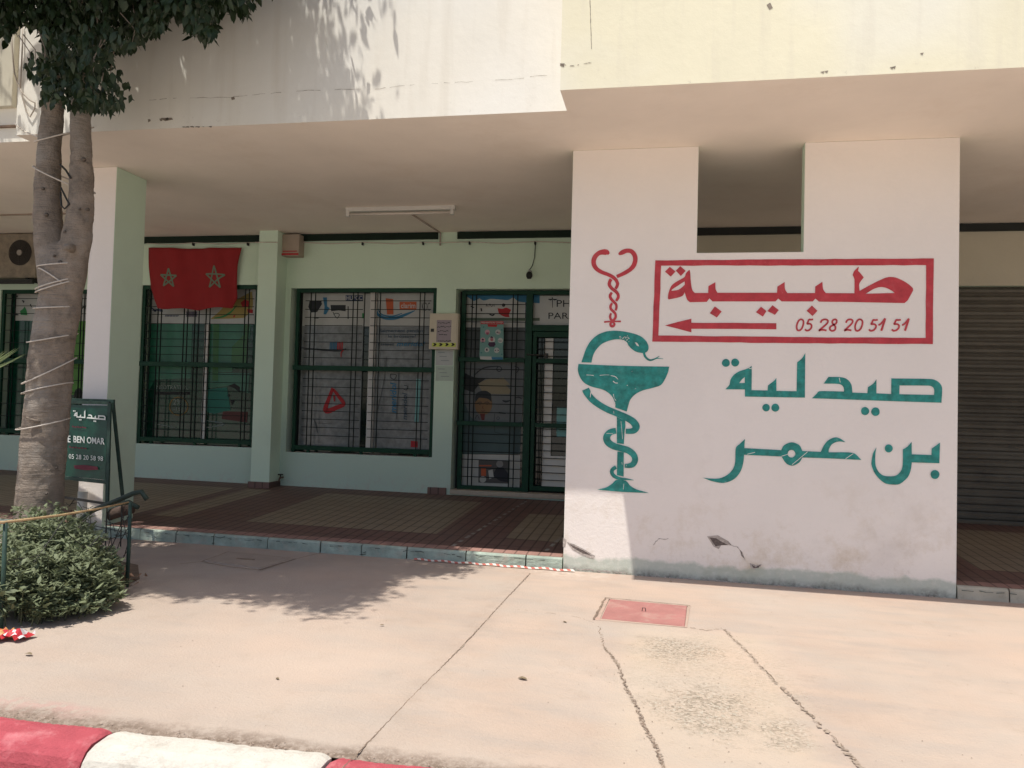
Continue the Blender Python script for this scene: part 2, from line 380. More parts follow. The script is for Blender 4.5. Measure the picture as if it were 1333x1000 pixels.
def facing(Y): return lambda px, py: onY(px, py, Y)
ident = lambda p: (p[0], p[1])

# ================================================================== SETTING
mb = MB(); mb.quad((-300, -300, -.30), (300, -300, -.30), (300, 300, -.30), (-300, 300, -.30))
tag(mb.build('ground', ASPH), kind='structure')
mb = MB()
def kerbY(x): return 3.0+.02*(x+2)
xs = np.linspace(-14, 14, 29)
for i in range(28):
    a, b = xs[i], xs[i+1]
    mb.quad((a, -9, K*a-.17), (b, -9, K*b-.17), (b, kerbY(b)-.1, K*b-.17), (a, kerbY(a)-.1, K*a-.17))
tag(mb.build('road', ASPH), kind='structure')
mb = MB()
# pavement, one closed slab with a gently uneven top
NX, NY = 90, 40
vs = []; fs = []
for j in range(NY+1):
    for i in range(NX+1):
        x = -14+28*i/NX; y0 = kerbY(x); y = y0+(D+.05-y0)*j/NY
        vs.append((x, y, K*x+.004*math.sin(x*1.7+y)*math.sin(y*2.1)*(1 if 0 < j < NY-3 else 0)-(.012 if j == 0 else 0)))
for j in range(NY):
    for i in range(NX):
        a = j*(NX+1)+i; fs.append((a, a+1, a+NX+2, a+NX+1))
mb.add(vs, fs)
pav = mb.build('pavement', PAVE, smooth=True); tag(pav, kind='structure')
# arcade floor, tiles in two colours, cut into cells
def xy(v): return (v.x, v.y)
c2 = [xy(onF(*p)) for p in ((313, 677), (424, 646), (628, 657), (565, 693))]
x_c2 = (min(c2[0][0], c2[1][0])*.5+max(c2[0][0], c2[1][0])*.5, (c2[2][0]+c2[3][0])/2)
yf, yb = 7.62, 9.62
c1r = (onF(353, 641.7).x+onF(230, 670).x)/2
c3l = (onF(688, 669).x+onF(658, 700).x)/2
cells_x = [-14, -9, -5.5, -5.3, c1r, x_c2[0], x_c2[1], c3l, c3l+1.1, 2.6, 2.7, 8.0, 14]
crm = {(-5.3, c1r), (x_c2[0], x_c2[1]), (-9, -5.5), (2.7, 8.0)}
cells_y = [D+.185, yf, yb, D2+.02]
mb = MB()
for i in range(len(cells_x)-1):
    a, b = cells_x[i], cells_x[i+1]
    for j in range(3):
        c, d = cells_y[j], cells_y[j+1]
        cr = (a, b) in crm and j == 1
        mb.quad((a, c, zF(a, c)), (b, c, zF(b, c)), (b, d, zF(b, d)), (a, d, zF(a, d)), mi=1 if cr else 0)
# cream inlay panel before the door
q = [onF(*p, .003) for p in ((688, 669), (760, 672), (745, 708), (658, 700))]
mb.quad(*q, mi=1)
for a, b in zip(np.linspace(-14, 14, 29)[:-1], np.linspace(-14, 14, 29)[1:]): mb.quad((a, D+.025, zF(a, D+.025)), (b, D+.025, zF(b, D+.025)), (b, D+.185, zF(b, D+.185)), (a, D+.185, zF(a, D+.185)), mi=4)
# painted guide lines and inspection cover outline on the tiles
for (p, q_, wd) in (((589, 711), (685, 652.5), .035), ((711, 717), (730, 700), .035), ((642, 683), (668, 685), .015)):
    a = onF(*p, .004); b = onF(*q_, .004); d = (b-a).normalized(); nn = d.cross(Vector((0, 0, 1)))*wd/2
    L_ = (b-a).length; t = 0
    while t < L_:
        e = min(t+random.uniform(.07, .16), L_); mb.quad(a+d*t-nn, a+d*e-nn, a+d*e+nn, a+d*t+nn, mi=2); t += .19
for (p, q_) in (((295, 670), (309, 663)), ((309, 663), (336, 665)), ((336, 665), (325, 672))):
    a = onF(*p, .004); b = onF(*q_, .004); d = (b-a).normalized(); nn = d.cross(Vector((0, 0, 1)))*.008
    mb.quad(a-nn, b-nn, b+nn, a+nn, mi=3)
tag(mb.build('arcade_floor', [TRED, TCRM, mat('worn_line_paint', (.33, .30, .26), .8, .3, 30, 0), CRK, TPNK]), kind='structure')
# step edge: blocks of painted concrete
mb = MB()
def blocks(xa, xb):
    x = xa
    while x < xb-.01:
        L_ = random.uniform(.36, .62); e = min(x+L_, xb); g = .012
        y0 = D+random.uniform(-.006, .006); zt = random.uniform(-.004, .003)
        n = 6; top = []
        for k in range(n+1):
            xx = x+g/2+(e-x-g)*k/n; j = random.uniform(-.004, .004)
            top.append((xx, y0+j, zF(xx, D)+zt+random.uniform(-.003, .002)))
        vs = []
        for (xx, yy, zz) in top: vs += [(xx, yy-.004, K*xx-.05), (xx, yy, zz-.012), (xx, yy+.012, zz), (xx, D+.03, zF(xx, D+.03)+.001)]
        fs = []
        for k in range(n):
            for q in range(3): fs.append((4*k+q, 4*k+4+q, 4*k+5+q, 4*k+1+q))
        fs += [(0, 1, 2, 3), (4*n+3, 4*n+2, 4*n+1, 4*n)]
        mb.add(vs, fs); x = e
blocks(-14, XA-.002)
tag(mb.build('arcade_step', STEP), kind='structure')
mb = MB(); blocks(XB+.002, 14)
tag(mb.build('arcade_step', mat('cream_step_paint', (.50, .46, .37), .85, .2, 5, .4, 25, stain=(.26, .19, .14), stain_amt=.7, stain_scale=9)), kind='structure')
mb = MB()
def stepline(xa, xb, zoff, w0, w1, amp, gaps):
    x = xa; P = []
    while x < xb: P.append((x, zF(x, D)+zoff+random.uniform(-amp, amp))); x += random.uniform(.02, .06)
    for (x0, z0), (x1, z1) in zip(P[:-1], P[1:]):
        if random.random() < gaps: continue
        a_, b_ = random.uniform(w0, w1)/2, random.uniform(w0, w1)/2; y_ = D-.0165
        mb.quad((x0-.004, y_, z0-a_), (x1+.004, y_, z1-b_), (x1+.004, y_, z1+b_), (x0-.004, y_, z0+a_))
stepline(-6, XA, -.026, .001, .009, .007, .65); stepline(XB, 5, -.03, .002, .007, .005, .5)
for k in range(14):
    x = random.uniform(-5.5, XA); z0 = zF(x, D)-random.uniform(.02, .09); stepline(x, x+random.uniform(.04, .1), z0-zF(x, D), .002, .012, .012, .3)
tag(mb.build('arcade_step_crack', mat('damp_crack', (.13, .15, .13), .95, .3, 30, 0)), kind='structure')
# pavement joints and cracks
def jag(pts, n=14, amp=.012):
    out = []
    for a, b in zip(pts[:-1], pts[1:]):
        for k in range(n):
            t = k/n; p = a.lerp(b, t); out.append(p+Vector((random.uniform(-amp, amp), random.uniform(-amp, amp), 0)))
    return out+[pts[-1]]
def crackline(mb, px, w0, w1, amp=.01, n=10, z=.004, plane=onG, gaps=0.):
    P = jag([plane(*p, z) for p in px], n, amp)
    for a, b in zip(P[:-1], P[1:]):
        if random.random() < gaps: continue
        d = (b-a); 
        if d.length < 1e-4: continue
        nn = Vector((-d.y, d.x, 0)).normalized(); wa = random.uniform(w0, w1)/2; wb = random.uniform(w0, w1)/2
        a2 = a-d*.1; b2 = b+d*.1
        mb.quad(a2-nn*wa, b2-nn*wb, b2+nn*wb, a2+nn*wa)
mb = MB()
crackline(mb, [(690, 746), (662, 776), (600, 843), (535, 908), (466, 980), (440, 1005)], .002, .006, .003, 40, gaps=.06)
crackline(mb, [(779, 814), (787, 843), (803, 862), (814, 893), (828, 918), (839, 946), (854, 972), (865, 1000)], .001, .008, .011, 26, gaps=.3)
crackline(mb, [(942, 819), (967, 843), (999, 877), (1046, 922), (1099, 975), (1125, 1003)], .001, .007, .012, 26, gaps=.5)
crackline(mb, [(660, 792), (700, 796), (750, 803), (757, 805), (779, 813)], .001, .005, .006, 12, gaps=.5)
crackline(mb, [(900, 817), (920, 821), (942, 817)], .003, .008, .008, 12, gaps=.3)
crackline(mb, [(234, 734), (262, 731), (298, 718)], .006, .012, .004, 10)
crackline(mb, [(383, 728), (412, 721), (450, 717)], .004, .009, .004, 10)
crackline(mb, [(298, 718), (340, 722), (383, 727)], .004, .007, .002, 6)
crackline(mb, [(262, 731), (300, 738), (338, 742)], .007, .012, .002, 6)
crackline(mb, [(338, 742), (384, 728)], .018, .028, .002, 8)
mb.build('pavement_crack', CRK)
mb2 = MB()
random.seed(11)
crackline(mb2, [(779, 814), (787, 843), (803, 862), (814, 893), (828, 918), (839, 946), (854, 972), (865, 1000)], .003, .020, .010, 40, z=.0025, gaps=.5)
crackline(mb2, [(942, 819), (967, 843), (999, 877), (1046, 922), (1099, 975), (1125, 1003)], .003, .022, .014, 50, z=.0025, gaps=.45)
crackline(mb2, [(690, 746), (662, 776), (600, 843), (535, 908), (466, 980)], .003, .014, .005, 60, z=.0025, gaps=.5)
tag(mb2.build('crack_dust', mat('crack_dust_tone', (.37, .295, .235), .95, .3, 30, 0)), kind='structure')
random.seed(7); o = bpy.data.objects['pavement_crack']; tag(o, kind='structure')

# red painted inspection cover, let into a rough mortar rim
tcov = [onG(*p) for p in ((788, 779.5), (898.5, 790), (894.5, 818), (773, 808))]
cc = sum(tcov, Vector())/4
th = thing('inspection_cover', 'red painted concrete inspection cover set in the sunlit pavement', 'manhole cover', (cc.x, cc.y, cc.z))
RIM = mat('mortar_rim', (.47, .35, .28), .95, .15, 9, .4, 60, stain=(.44, .24, .20), stain_amt=.8, stain_scale=9)
RCON = mat('red_painted_concrete', (.40, .175, .155), .9, .15, 6, .3, 60, stain=(.45, .32, .26), stain_amt=1., stain_scale=4)
mb = MB(); inner = [cc+(p-cc)*k for p, k in zip(tcov, (.88, .93, .95, .86))]
mb.add([tuple(p+Vector((0, 0, .010))) for p in inner]+[tuple(p+Vector((0, 0, -.02))) for p in inner], [(0, 1, 2, 3), (0, 4, 5, 1), (1, 5, 6, 2), (2, 6, 7, 3), (3, 7, 4, 0)])
mb.build('lid', RCON, th, bevel=.006)
mb = MB(); outer = [cc+(p-cc)*1.0 for p in tcov]; inn = [cc+(p-cc)*k for p, k in zip(tcov, (.90, .95, .97, .88))]
n = 4
mb.add([tuple(p+Vector((0, 0, .005))) for p in outer]+[tuple(p+Vector((0, 0, .007))) for p in inn], [(0, 1, 5, 4), (1, 2, 6, 5), (2, 3, 7, 6), (3, 0, 4, 7)])
mb.build('rim', RIM, th)
mb = MB()
for a, b, wd in ((0, 1, .016), (0, 3, .016)):
    P = jag([outer[a].lerp(outer[b], .0), outer[b]], 16, .004)
    for p, q in zip(P[:-1], P[1:]):
        d = (q-p); nn = Vector((-d.y, d.x, 0)).normalized()*wd/2*random.uniform(.6, 1.2); z = Vector((0, 0, .0095))
        mb.quad(p-nn+z, q-nn+z, q+nn+z, p+nn+z)
mb.build('gap', CRK, th)
mb = MB(); mb.tube([cc+Vector((-.012, 0, .012)), cc+Vector((-.010, -.002, .035)), cc+Vector((.010, -.002, .035)), cc+Vector((.013, 0, .012))], .003, 6); mb.build('handle', WIRE, th)
# shaded square cover
q4 = [onG(*p) for p in ((298, 718.5), (382, 728), (338, 741), (264, 731))]; cq = sum(q4, Vector())/4
th = thing('shaded_cover', 'grey concrete manhole cover in the dappled shade near the arcade step', 'manhole cover', tuple(cq))
mb = MB(); ii = [cq+(p-cq)*.97 for p in q4]
mb.add([tuple(p+Vector((0, 0, .008))) for p in ii]+[tuple(p-Vector((0, 0, .02))) for p in ii], [(0, 1, 2, 3), (0, 4, 5, 1), (1, 5, 6, 2), (2, 6, 7, 3), (3, 7, 4, 0)])
mb.build('lid', mat('grey_cover_concrete', (.36, .29, .24), .9, .12, 5, .3, 50), th, bevel=.004)
mb = MB(); mb.box(cq.x-.09, cq.x+.07, cq.y-.015, cq.y+.02, cq.z+.005, cq.z+.011); mb.build('handle_slot', CRK, th)

# painted kerb stones
KRED = mat('red_kerb_paint', (.44, .075, .095), .85, .12, 10, .5, 70, stain=(.60, .25, .26), stain_amt=.9, stain_scale=5)
KWHT = mat('white_kerb_paint', (.62, .585, .52), .9, .06, 8, .5, 70, stain=(.34, .28, .22), stain_amt=.6, stain_scale=13)
def kerb_stone(xa, xb, m, label, top_off=0.):
    n = 60; prof = [(-.225, -.19), (-.22, -.08), (-.205, -.042), (-.178, -.014), (-.14, 0), (-.05, .003), (-.012, -.004), (0, -.03)]
    vs = []; 
    for i in range(n+1):
        x = xa+(xb-xa)*i/n; e = min(i, n-i); cap = .012 if e == 0 else (.004 if e == 1 else 0)
        for (py, pz) in prof:
            jit = .0025*math.sin(x*13+py*20)+random.uniform(-.0022, .0022)
            vs.append((x+ (random.uniform(-.004, .004)), kerbY(x)+py+jit*.7+cap*(1 if py < -.1 else -1)*.5, K*x+pz+.008+top_off+jit*.6-cap))
    p = len(prof); fs = []
    for i in range(n):
        for k in range(p-1): fs.append((i*p+k, (i+1)*p+k, (i+1)*p+k+1, i*p+k+1))
    fs += [tuple(range(p)), tuple(n*p+k for k in reversed(range(p)))]
    mb = MB(); mb.add(vs, fs); o = mb.build('kerb_stone', m, smooth=False)
    return tag(o, label, 'kerb stone', 'painted kerb stones along the road')
xk = [-2.20, -1.25]
kerb_stone(xk[0]-1.05, xk[0]-.006, KRED, 'red painted kerb stone at the road edge left of the white one')
kerb_stone(xk[0]+.006, xk[1]-.005, KWHT, 'white painted kerb stone with grey wear at the road edge')
kerb_stone(xk[1]+.006, xk[1]+1.0, KRED, 'red painted kerb stone just right of the white one', -.008)
# dirt line between kerb and pavement
mb = MB()
for i in range(260):
    x = random.uniform(-3.6, -.8); y = kerbY(x)+abs(random.gauss(0, .035))-.012; s = random.uniform(.002, .006)
    z = K*x-.002; a = random.uniform(0, 6)
    P = [(x+s*math.cos(a+k*2.1), y+s*math.sin(a+k*2.1), z) for k in range(3)]+[(x, y, z+s*.9)]
    mb.add(P, [(0, 1, 3), (1, 2, 3), (2, 0, 3)])
tag(mb.build('grit', mat('grit', (.44, .34, .27), .95, .4, 90, 0)), 'loose grit and dirt gathered behind the kerb', 'grit', kind='stuff')

# ================================================================== BUILDING
bld = thing('building', 'white and pale green arcaded shop building with painted pharmacy wall', 'building', (0, D, 0))
MW[bld.name] = Matrix.Translation((0, D, 0))
# front mural wall, opening reaching the ceiling
poly = [(XA, -.25), (XB, -.25), (XB, H), (O2, H), (O2, OB), (O1, OB), (O1, H), (XA, H)]
mb = MB(); mb.prism(poly, D, D+.14, 0, 1)
fw = mb.build('front_wall', [WALLW, GRNW], bld, bevel=.006)
# left pillar
pxl = onY(113, 378, D).x
mb = MB(); mb.prism([(pxl, -.2), (PR, -.2), (PR, H), (pxl, H)], D, DP, 0, 1); mb.build('pillar', [WALLW, GRNW], bld, bevel=.008)
for x0, x1 in ((-10.6, -10.2), (7.2, 7.7)):
    mb = MB(); mb.prism([(x0, -.2), (x1, -.2), (x1, H), (x0, H)], D, DP, 0, 1); mb.build('pillar', [WALLW, GRNW], bld, bevel=.008)
# upper storey and ceiling slab
XR = onY(24, 100, DF1).x
foot = [(-14, DF1+.16), (XR, DF1+.16), (XR, DF1), (XJ, DF1), (XJ, DF2), (14, DF2), (14, 14), (-14, 14)]
def slab(z0, z1, name, mats, midx, bev=0):
    mb = MB(); n = len(foot)
    mb.add([(x, y, z0) for x, y in foot]+[(x, y, z1) for x, y in foot], [])
    mb.f.append(tuple(range(n))); mb.m.append(1); mb.f.append(tuple(n+i for i in reversed(range(n)))); mb.m.append(0)
    for i in range(n):
        mb.f.append((i, i+n, (i+1) % n+n, (i+1) % n)); mb.m.append(midx[i])
    return mb.build(name, mats, bld, bevel=bev)
slab(H, H+.045, 'ceiling', [FASW, SOF, FASY], [0, 0, 0, 0, 2, 2, 0, 0])
slab(H+.045, 9.0, 'upper_wall', [FASW, SOF, FASY], [0, 0, 0, 0, 2, 2, 0, 0])
# cracks / chips on the plaster
def decal(place, px, w0, w1, amp, n, mb, gaps=0):
    pts = []
    for a, b in zip(px[:-1], px[1:]):
        for k in range(n): t = k/n; pts.append((a[0]+(b[0]-a[0])*t+random.uniform(-amp, amp), a[1]+(b[1]-a[1])*t+random.uniform(-amp, amp)))
    pts.append(px[-1])
    P = [place(*p) for p in pts]
    for a, b in zip(P[:-1], P[1:]):
        if random.random() < gaps: continue
        d = b-a; nn = Vector((-d.z, 0, d.x)).normalized(); wa = random.uniform(w0, w1)/2; wb = random.uniform(w0, w1)/2
        mb.quad(a-nn*wa, b-nn*wb, b+nn*wb, a+nn*wa)
def chip(place, outline, mb):
    l = [place(x+random.uniform(-.6, .6), y+random.uniform(-.6, .6)) for x, y in outline]
    L3 = [[Vector((p.x, p.z, 0)) for p in l]]; mb.add(l, [tuple(t) for t in tessellate_polygon(L3)])
mb = MB(); f1 = facing(DF1-.002); f2 = facing(DF2-.002)
decal(f1, [(195, 130), (230, 128), (300, 127), (345, 122), (400, 118), (470, 116)], .001, .004, .6, 8, mb, .25)
decal(f1, [(488, 116), (540, 110), (600, 107), (660, 104), (720, 97)], .001, .003, .8, 8, mb, .3)
decal(f2, [(768, 0), (769, 30), (770, 64)], .003, .006, .2, 6, mb)
decal(f2, [(729, 84), (745, 86), (770, 82)], .002, .006, .8, 8, mb, .3)
for (x, y) in ((194, 157), (209, 156), (217, 155), (303, 128)): chip(f1, [(x-2, y-1.5), (x+2, y-2), (x+2.5, y+1), (x-1, y+2)], mb)
chip(f1, [(209, 153), (223, 153), (225, 156), (215, 158), (210, 156)], mb)
for k in range(14): x = random.uniform(236, 275); chip(f1, [(x-2, 165), (x+2, 164.5), (x+1.5, 166)], mb)
chip(f2, [(998, 6), (1003, 4), (1006, 10), (1001, 12)], mb); chip(f2, [(729, 82), (735, 83), (734, 87), (729, 86)], mb)
for x, y in ((1070, 95), (1075, 94), (1160, 89), (1163, 88), (1199, 71)): chip(f2, [(x-2, y-1), (x+3, y-2.5), (x+2, y+1.5)], mb)
mb.build('plaster_crack', mat('plaster_crack_tone', (.30, .25, .20), .95, .3, 40, 0), bld)
# chips in the mural wall
HOLE = mat('broken_plaster', (.50, .44, .40), .95, .4, 50, .5, 60)
fw_p = facing(D-.0025); mb = MB()
chip(fw_p, [(920, 698), (935, 697), (948, 704), (953, 710), (940, 709), (936, 715), (929, 712)], mb)
chip(fw_p, [(738, 706), (748, 709), (762, 716), (775, 724), (772, 727), (757, 722), (745, 716)], mb)
chip(fw_p, [(963, 716), (967, 720), (969, 727), (965, 724)], mb)
chip(fw_p, [(976, 733), (984, 736), (992, 734), (990, 738), (981, 741), (977, 738)], mb)
kk = len(mb.v); k0 = len(mb.f)
chip(facing(D-.0032), [(923, 700), (932, 701), (941, 706), (948, 709), (939, 710), (931, 711)], mb)
chip(facing(D-.0032), [(741, 708), (749, 711), (760, 717), (771, 724), (758, 720), (746, 713)], mb)
chip(facing(D-.0032), [(978, 735), (984, 738), (990, 735), (987, 739), (981, 740)], mb)
mb.m[k0:] = [1]*(len(mb.f)-k0)
chip(fw_p, [(733, 700), (737, 703), (736, 712), (733, 712)], mb)
decal(fw_p, [(850, 710), (858, 702), (870, 701)], .004, .008, 1, 5, mb); decal(fw_p, [(945, 706), (962, 714), (970, 730)], .002, .006, 1, 6, mb)
decal(fw_p, [(820, 750), (860, 751), (1000, 761), (1240, 779)], .004, .014, 1.0, 40, mb, .35)
decal(fw_p, [(745, 740), (790, 744), (815, 746)], .004, .012, 1.0, 14, mb, .4)
mb.build('wall_damage', [HOLE, mat('broken_plaster_core', (.15, .12, .11), .95, .4, 50, .5, 60)], fw)

# ---- mural paint (children of the front wall) -----------------------------------
P0 = facing(D-.0035)
A = crop(760, 310, 16.67); B = crop(760, 365, 14.29)
p = Paint(P0)
p.stroke(A, [(545, 350, 40), (515, 320, 100), (470, 305, 125), (400, 305, 112), (320, 330, 95), (245, 405, 100), (213, 490, 100), (225, 590, 98), (290, 680, 88), (400, 745, 82), (520, 790, 78), (620, 840, 76), (700, 915, 72), (738, 1000, 70)])
p.stroke(B, [(627, 50, 60), (628, 75, 58), (612, 120, 55), (590, 158, 50)])
p.stroke(A, [(755, 350, 40), (790, 335, 75), (850, 305, 100), (930, 275, 92), (1030, 288, 95), (1100, 370, 100), (1118, 470, 98), (1085, 590, 98), (1010, 680, 88), (900, 750, 85), (800, 800, 78), (715, 835, 72)])
p.stroke(B, [(508, -22, 58), (480, 30, 60), (475, 85, 62), (520, 150, 60), (590, 205, 60), (635, 260, 55), (640, 315, 55), (620, 355, 50), (600, 385, 45)])
p.stroke(B, [(522, 228, 45), (490, 280, 52), (500, 335, 54), (545, 390, 52), (595, 440, 48), (608, 490, 46), (600, 535, 42), (588, 562, 38)])
p.stroke(B, [(525, 425, 42), (497, 480, 46), (505, 535, 48), (550, 580, 50), (588, 630, 46), (590, 690, 46), (560, 735, 44), (535, 765, 50)])
p.stroke(B, [(508, 612, 36), (490, 660, 44), (495, 710, 44), (525, 755, 50)])
p.stroke(B, [(378, 776, 34), (480, 768, 26), (600, 765, 28), (690, 765, 32)], sub=2)
p.shape(B, circle(530, 822, 58), [circle(532, 812, 16)], smooth=False)
p.build('stethoscope_snakes', REDP, fw)
# red frame, arrow, word, telephone number
Ec = crop(845, 330, 8); Fc = crop(965, 330, 8); Gc = crop(1085, 330, 8)
p = Paint(P0)
def wob(l, a=.35):
    out = []
    for i in range(len(l)):
        q0, q1 = l[i], l[(i+1) % len(l)]; n = max(1, int(math.hypot(q1[0]-q0[0], q1[1]-q0[1])/14))
        for k in range(n): out.append((q0[0]+(q1[0]-q0[0])*k/n+(random.uniform(-a, a) if k else 0), q0[1]+(q1[1]-q0[1])*k/n+(random.uniform(-a, a) if k else 0)))
    return out
p.loops([wob([(853.1, 339), (1030, 337.6), (1215.6, 336.5), (1214.4, 448.1), (1035, 446.9), (849.1, 444.75)]), wob([(860.6, 346), (1205.6, 345.3), (1205, 440), (1035, 438.9), (857.1, 436.9)])])
p.build('red_frame', REDP, fw)
p = Paint(P0)
p.loops([wob([Ec((165, 750)), Ec((440, 680)), Ec((440, 722)), Fc((365, 727)), Fc((365, 790)), Ec((440, 785)), Ec((440, 822))], .2)])
p.build('arrow', REDP, fw)
p = Paint(P0)
W = [Ec(q) for q in ((195, 470), (200, 420), (225, 350), (255, 315), (310, 280), (370, 245), (385, 205), (420, 170), (428, 200), (435, 300), (450, 380), (475, 412), (615, 412), (618, 340), (690, 300), (692, 370), (712, 410))]
W += [Fc(q) for q in ((372, 410), (376, 345), (452, 298), (455, 370), (480, 413), (768, 413), (770, 345), (845, 295), (852, 370), (880, 413))]
W += [Gc(q) for q in ((218, 415), (218, 270), (200, 225), (215, 185), (262, 138), (262, 155), (255, 180), (285, 212), (315, 250), (270, 315), (272, 390), (400, 320), (530, 258), (590, 245), (660, 255), (760, 305), (825, 360), (830, 385), (775, 485), (740, 517))]
W += [Fc(q) for q in ((1120, 506), (812, 502), (790, 485), (772, 470), (745, 500), (420, 500), (385, 470), (355, 500))]
W += [Ec(q) for q in ((660, 500), (628, 468), (600, 505), (425, 508), (395, 480), (370, 405), (350, 440), (300, 460), (205, 480))]
h1 = [Ec(q) for q in ((232, 390), (240, 375), (300, 335), (370, 290), (372, 325), (340, 355), (300, 380))]
h2 = [Gc(q) for q in ((335, 420), (420, 370), (490, 350), (550, 360), (610, 390), (638, 412))]
p.loops([smoothloop(W, 40), smoothloop(h1, 40), smoothloop(h2, 40)])
for tr, l in ((Ec, ((165, 190), (215, 140), (275, 188), (225, 242))), (Ec, ((278, 180), (325, 132), (380, 182), (330, 235))), (Ec, ((632, 622), (685, 552), (755, 605), (705, 668))),
              (Fc, ((152, 612), (205, 555), (262, 600), (225, 658))), (Fc, ((272, 600), (325, 540), (390, 590), (350, 640))), (Fc, ((680, 598), (735, 543), (793, 598), (742, 652)))):
    p.loops([[tr(q) for q in l]])
p.build('red_lettering', REDP, fw)
p = Paint(P0); Ic = crop(1030, 405, 8.33)
GL = {'0': [(.75, .03), (.95, .15), (.95, .45), (.75, .8), (.45, .98), (.15, .95), (.05, .7), (.12, .4), (.35, .12), (.6, .02), (.8, .04)],
      '5': [(1, .04), (.7, .07), (.5, .06), (.38, .25), (.28, .42), (.6, .42), (.8, .55), (.75, .78), (.5, .96), (.2, 1), (.02, .88)],
      '2': [(.2, .32), (.35, .1), (.65, .02), (.9, .12), (.85, .35), (.5, .65), (.2, .88), (.05, 1), (.35, .93), (.78, .99)],
      '8': [(.92, .2), (.8, .03), (.5, .06), (.35, .25), (.5, .45), (.72, .62), (.7, .88), (.38, 1), (.1, .9), (.1, .68), (.4, .52), (.75, .4), (.92, .2)],
      '1': [(.0, .55), (.4, .4), (.95, .0)], 'l': [(.95, .0), (.75, .4), (.4, 1.0)]}
for d, x0, x1, y0, y1 in (('0', 55, 135, 88, 212), ('5', 148, 238, 85, 212), ('2', 295, 408, 88, 212), ('8', 412, 503, 88, 216), ('2', 572, 675, 88, 212), ('0', 688, 775, 88, 216), ('5', 840, 938, 90, 214), ('1', 945, 1022, 80, 214), ('5', 1088, 1188, 90, 214), ('1', 1202, 1278, 82, 214)):
    for g in ([d] if d != '1' else ['1', 'l']):
        p.stroke(Ic, [(x0+a*(x1-x0), y0+b*(y1-y0), 19 if g != 'l' else 23) for a, b in GL[g]])
p.build('telephone_number', REDP, fw)
# teal chalice and snake
Cc = crop(745, 425, 10); Dc = crop(745, 515, 7.41)
p = Paint(P0)
p.shape(Cc, [(118, 468), (150, 370), (185, 280), (240, 190), (330, 110), (430, 70), (520, 57), (620, 60), (720, 75), (820, 100), (900, 135), (960, 190), (990, 250), (990, 300), (965, 335), (930, 348), (895, 345), (830, 330), (770, 290), (730, 245), (710, 205), (690, 190), (650, 175), (600, 168), (540, 172), (470, 190), (390, 225), (330, 280), (285, 345), (262, 410), (250, 472)],
        [[(812, 208), (840, 212), (865, 245), (868, 262), (840, 250)]])
p.stroke(Cc, [(930, 335, 30), (945, 385, 28), (980, 425, 26), (1020, 440, 22), (1070, 425, 16), (1135, 386, 5)])
p.stroke(Cc, [(1050, 432, 14), (1110, 416, 10), (1185, 423, 4)])
bowl = [Cc(q) for q in ((80, 490), (600, 512), (1262, 525), (1245, 600), (1200, 700), (1150, 765), (1050, 800), (930, 830), (850, 865), (790, 910), (750, 965))]+[Dc(q) for q in ((545, 80), (525, 155), (415, 116), (412, 80))]+[Cc(q) for q in ((530, 930), (470, 865), (400, 825), (330, 805), (240, 780), (150, 730), (95, 650), (72, 570))]
p.loops([smoothloop(bowl)])
p.shape(Dc, [(430, 207), (510, 242), (512, 300), (505, 340), (497, 468), (430, 460), (430, 300)])
p.shape(Dc, [(435, 540), (497, 548), (495, 782), (430, 768)], smooth=False)
p.shape(Dc, [(425, 815), (515, 822), (560, 870), (620, 905), (740, 940), (480, 930), (240, 908), (330, 885), (385, 850)])
p.stroke(Dc, [(128, -62, 70), (140, -35, 72), (160, 0, 64), (200, 45, 62), (260, 90, 60), (340, 135, 60), (430, 172, 60), (520, 212, 64), (585, 252, 68), (615, 298, 72), (598, 334, 62), (560, 345, 52), (515, 345, 48)])
p.stroke(Dc, [(422, 340, 55), (365, 355, 60), (332, 400, 68), (345, 450, 68), (400, 488, 65), (470, 508, 62), (540, 530, 62), (590, 570, 60), (606, 620, 58), (585, 663, 55), (545, 677, 45), (505, 678, 35)])
p.stroke(Dc, [(422, 690, 35), (387, 715, 38), (383, 750, 36), (412, 783, 34), (460, 801, 26), (530, 808, 15), (592, 816, 3)])
for l in (((185, 632), (230, 634), (278, 640)), ((358, 638), (420, 632), (482, 632)), ((500, 640), (560, 655), (595, 690)), ((530, 712), (560, 735), (592, 738)), ((535, 880), (545, 930), (568, 965)), ((245, 840), (240, 880), (232, 925)), ((712, 765), (722, 772)), ((815, 815), (828, 808))):
    p.stroke(Cc, [(x, y_, 7+3*math.sin(x)) for x, y_ in l], mi=1)
for k in range(26):
    x, y_ = random.uniform(605, 735), random.uniform(125, 200); p.stroke(Cc, [(x, y_, 5), (x+random.uniform(4, 14), y_+random.uniform(-8, 8), 7)], mi=1, sub=1)
for l in (((470, 250), (478, 330), (485, 420)), ((330, 366), (392, 366)), ((498, 850), (492, 905)), ((400, 150), (402, 175)), ((478, 640), (482, 665)), ((520, 668), (524, 680)), ((410, 60), (415, 95))):
    p.stroke(Dc, [(x, y_, 3.5) for x, y_ in l], mi=1, sub=1)
p.build('chalice_and_snake', [TEAL, WALLW], fw)
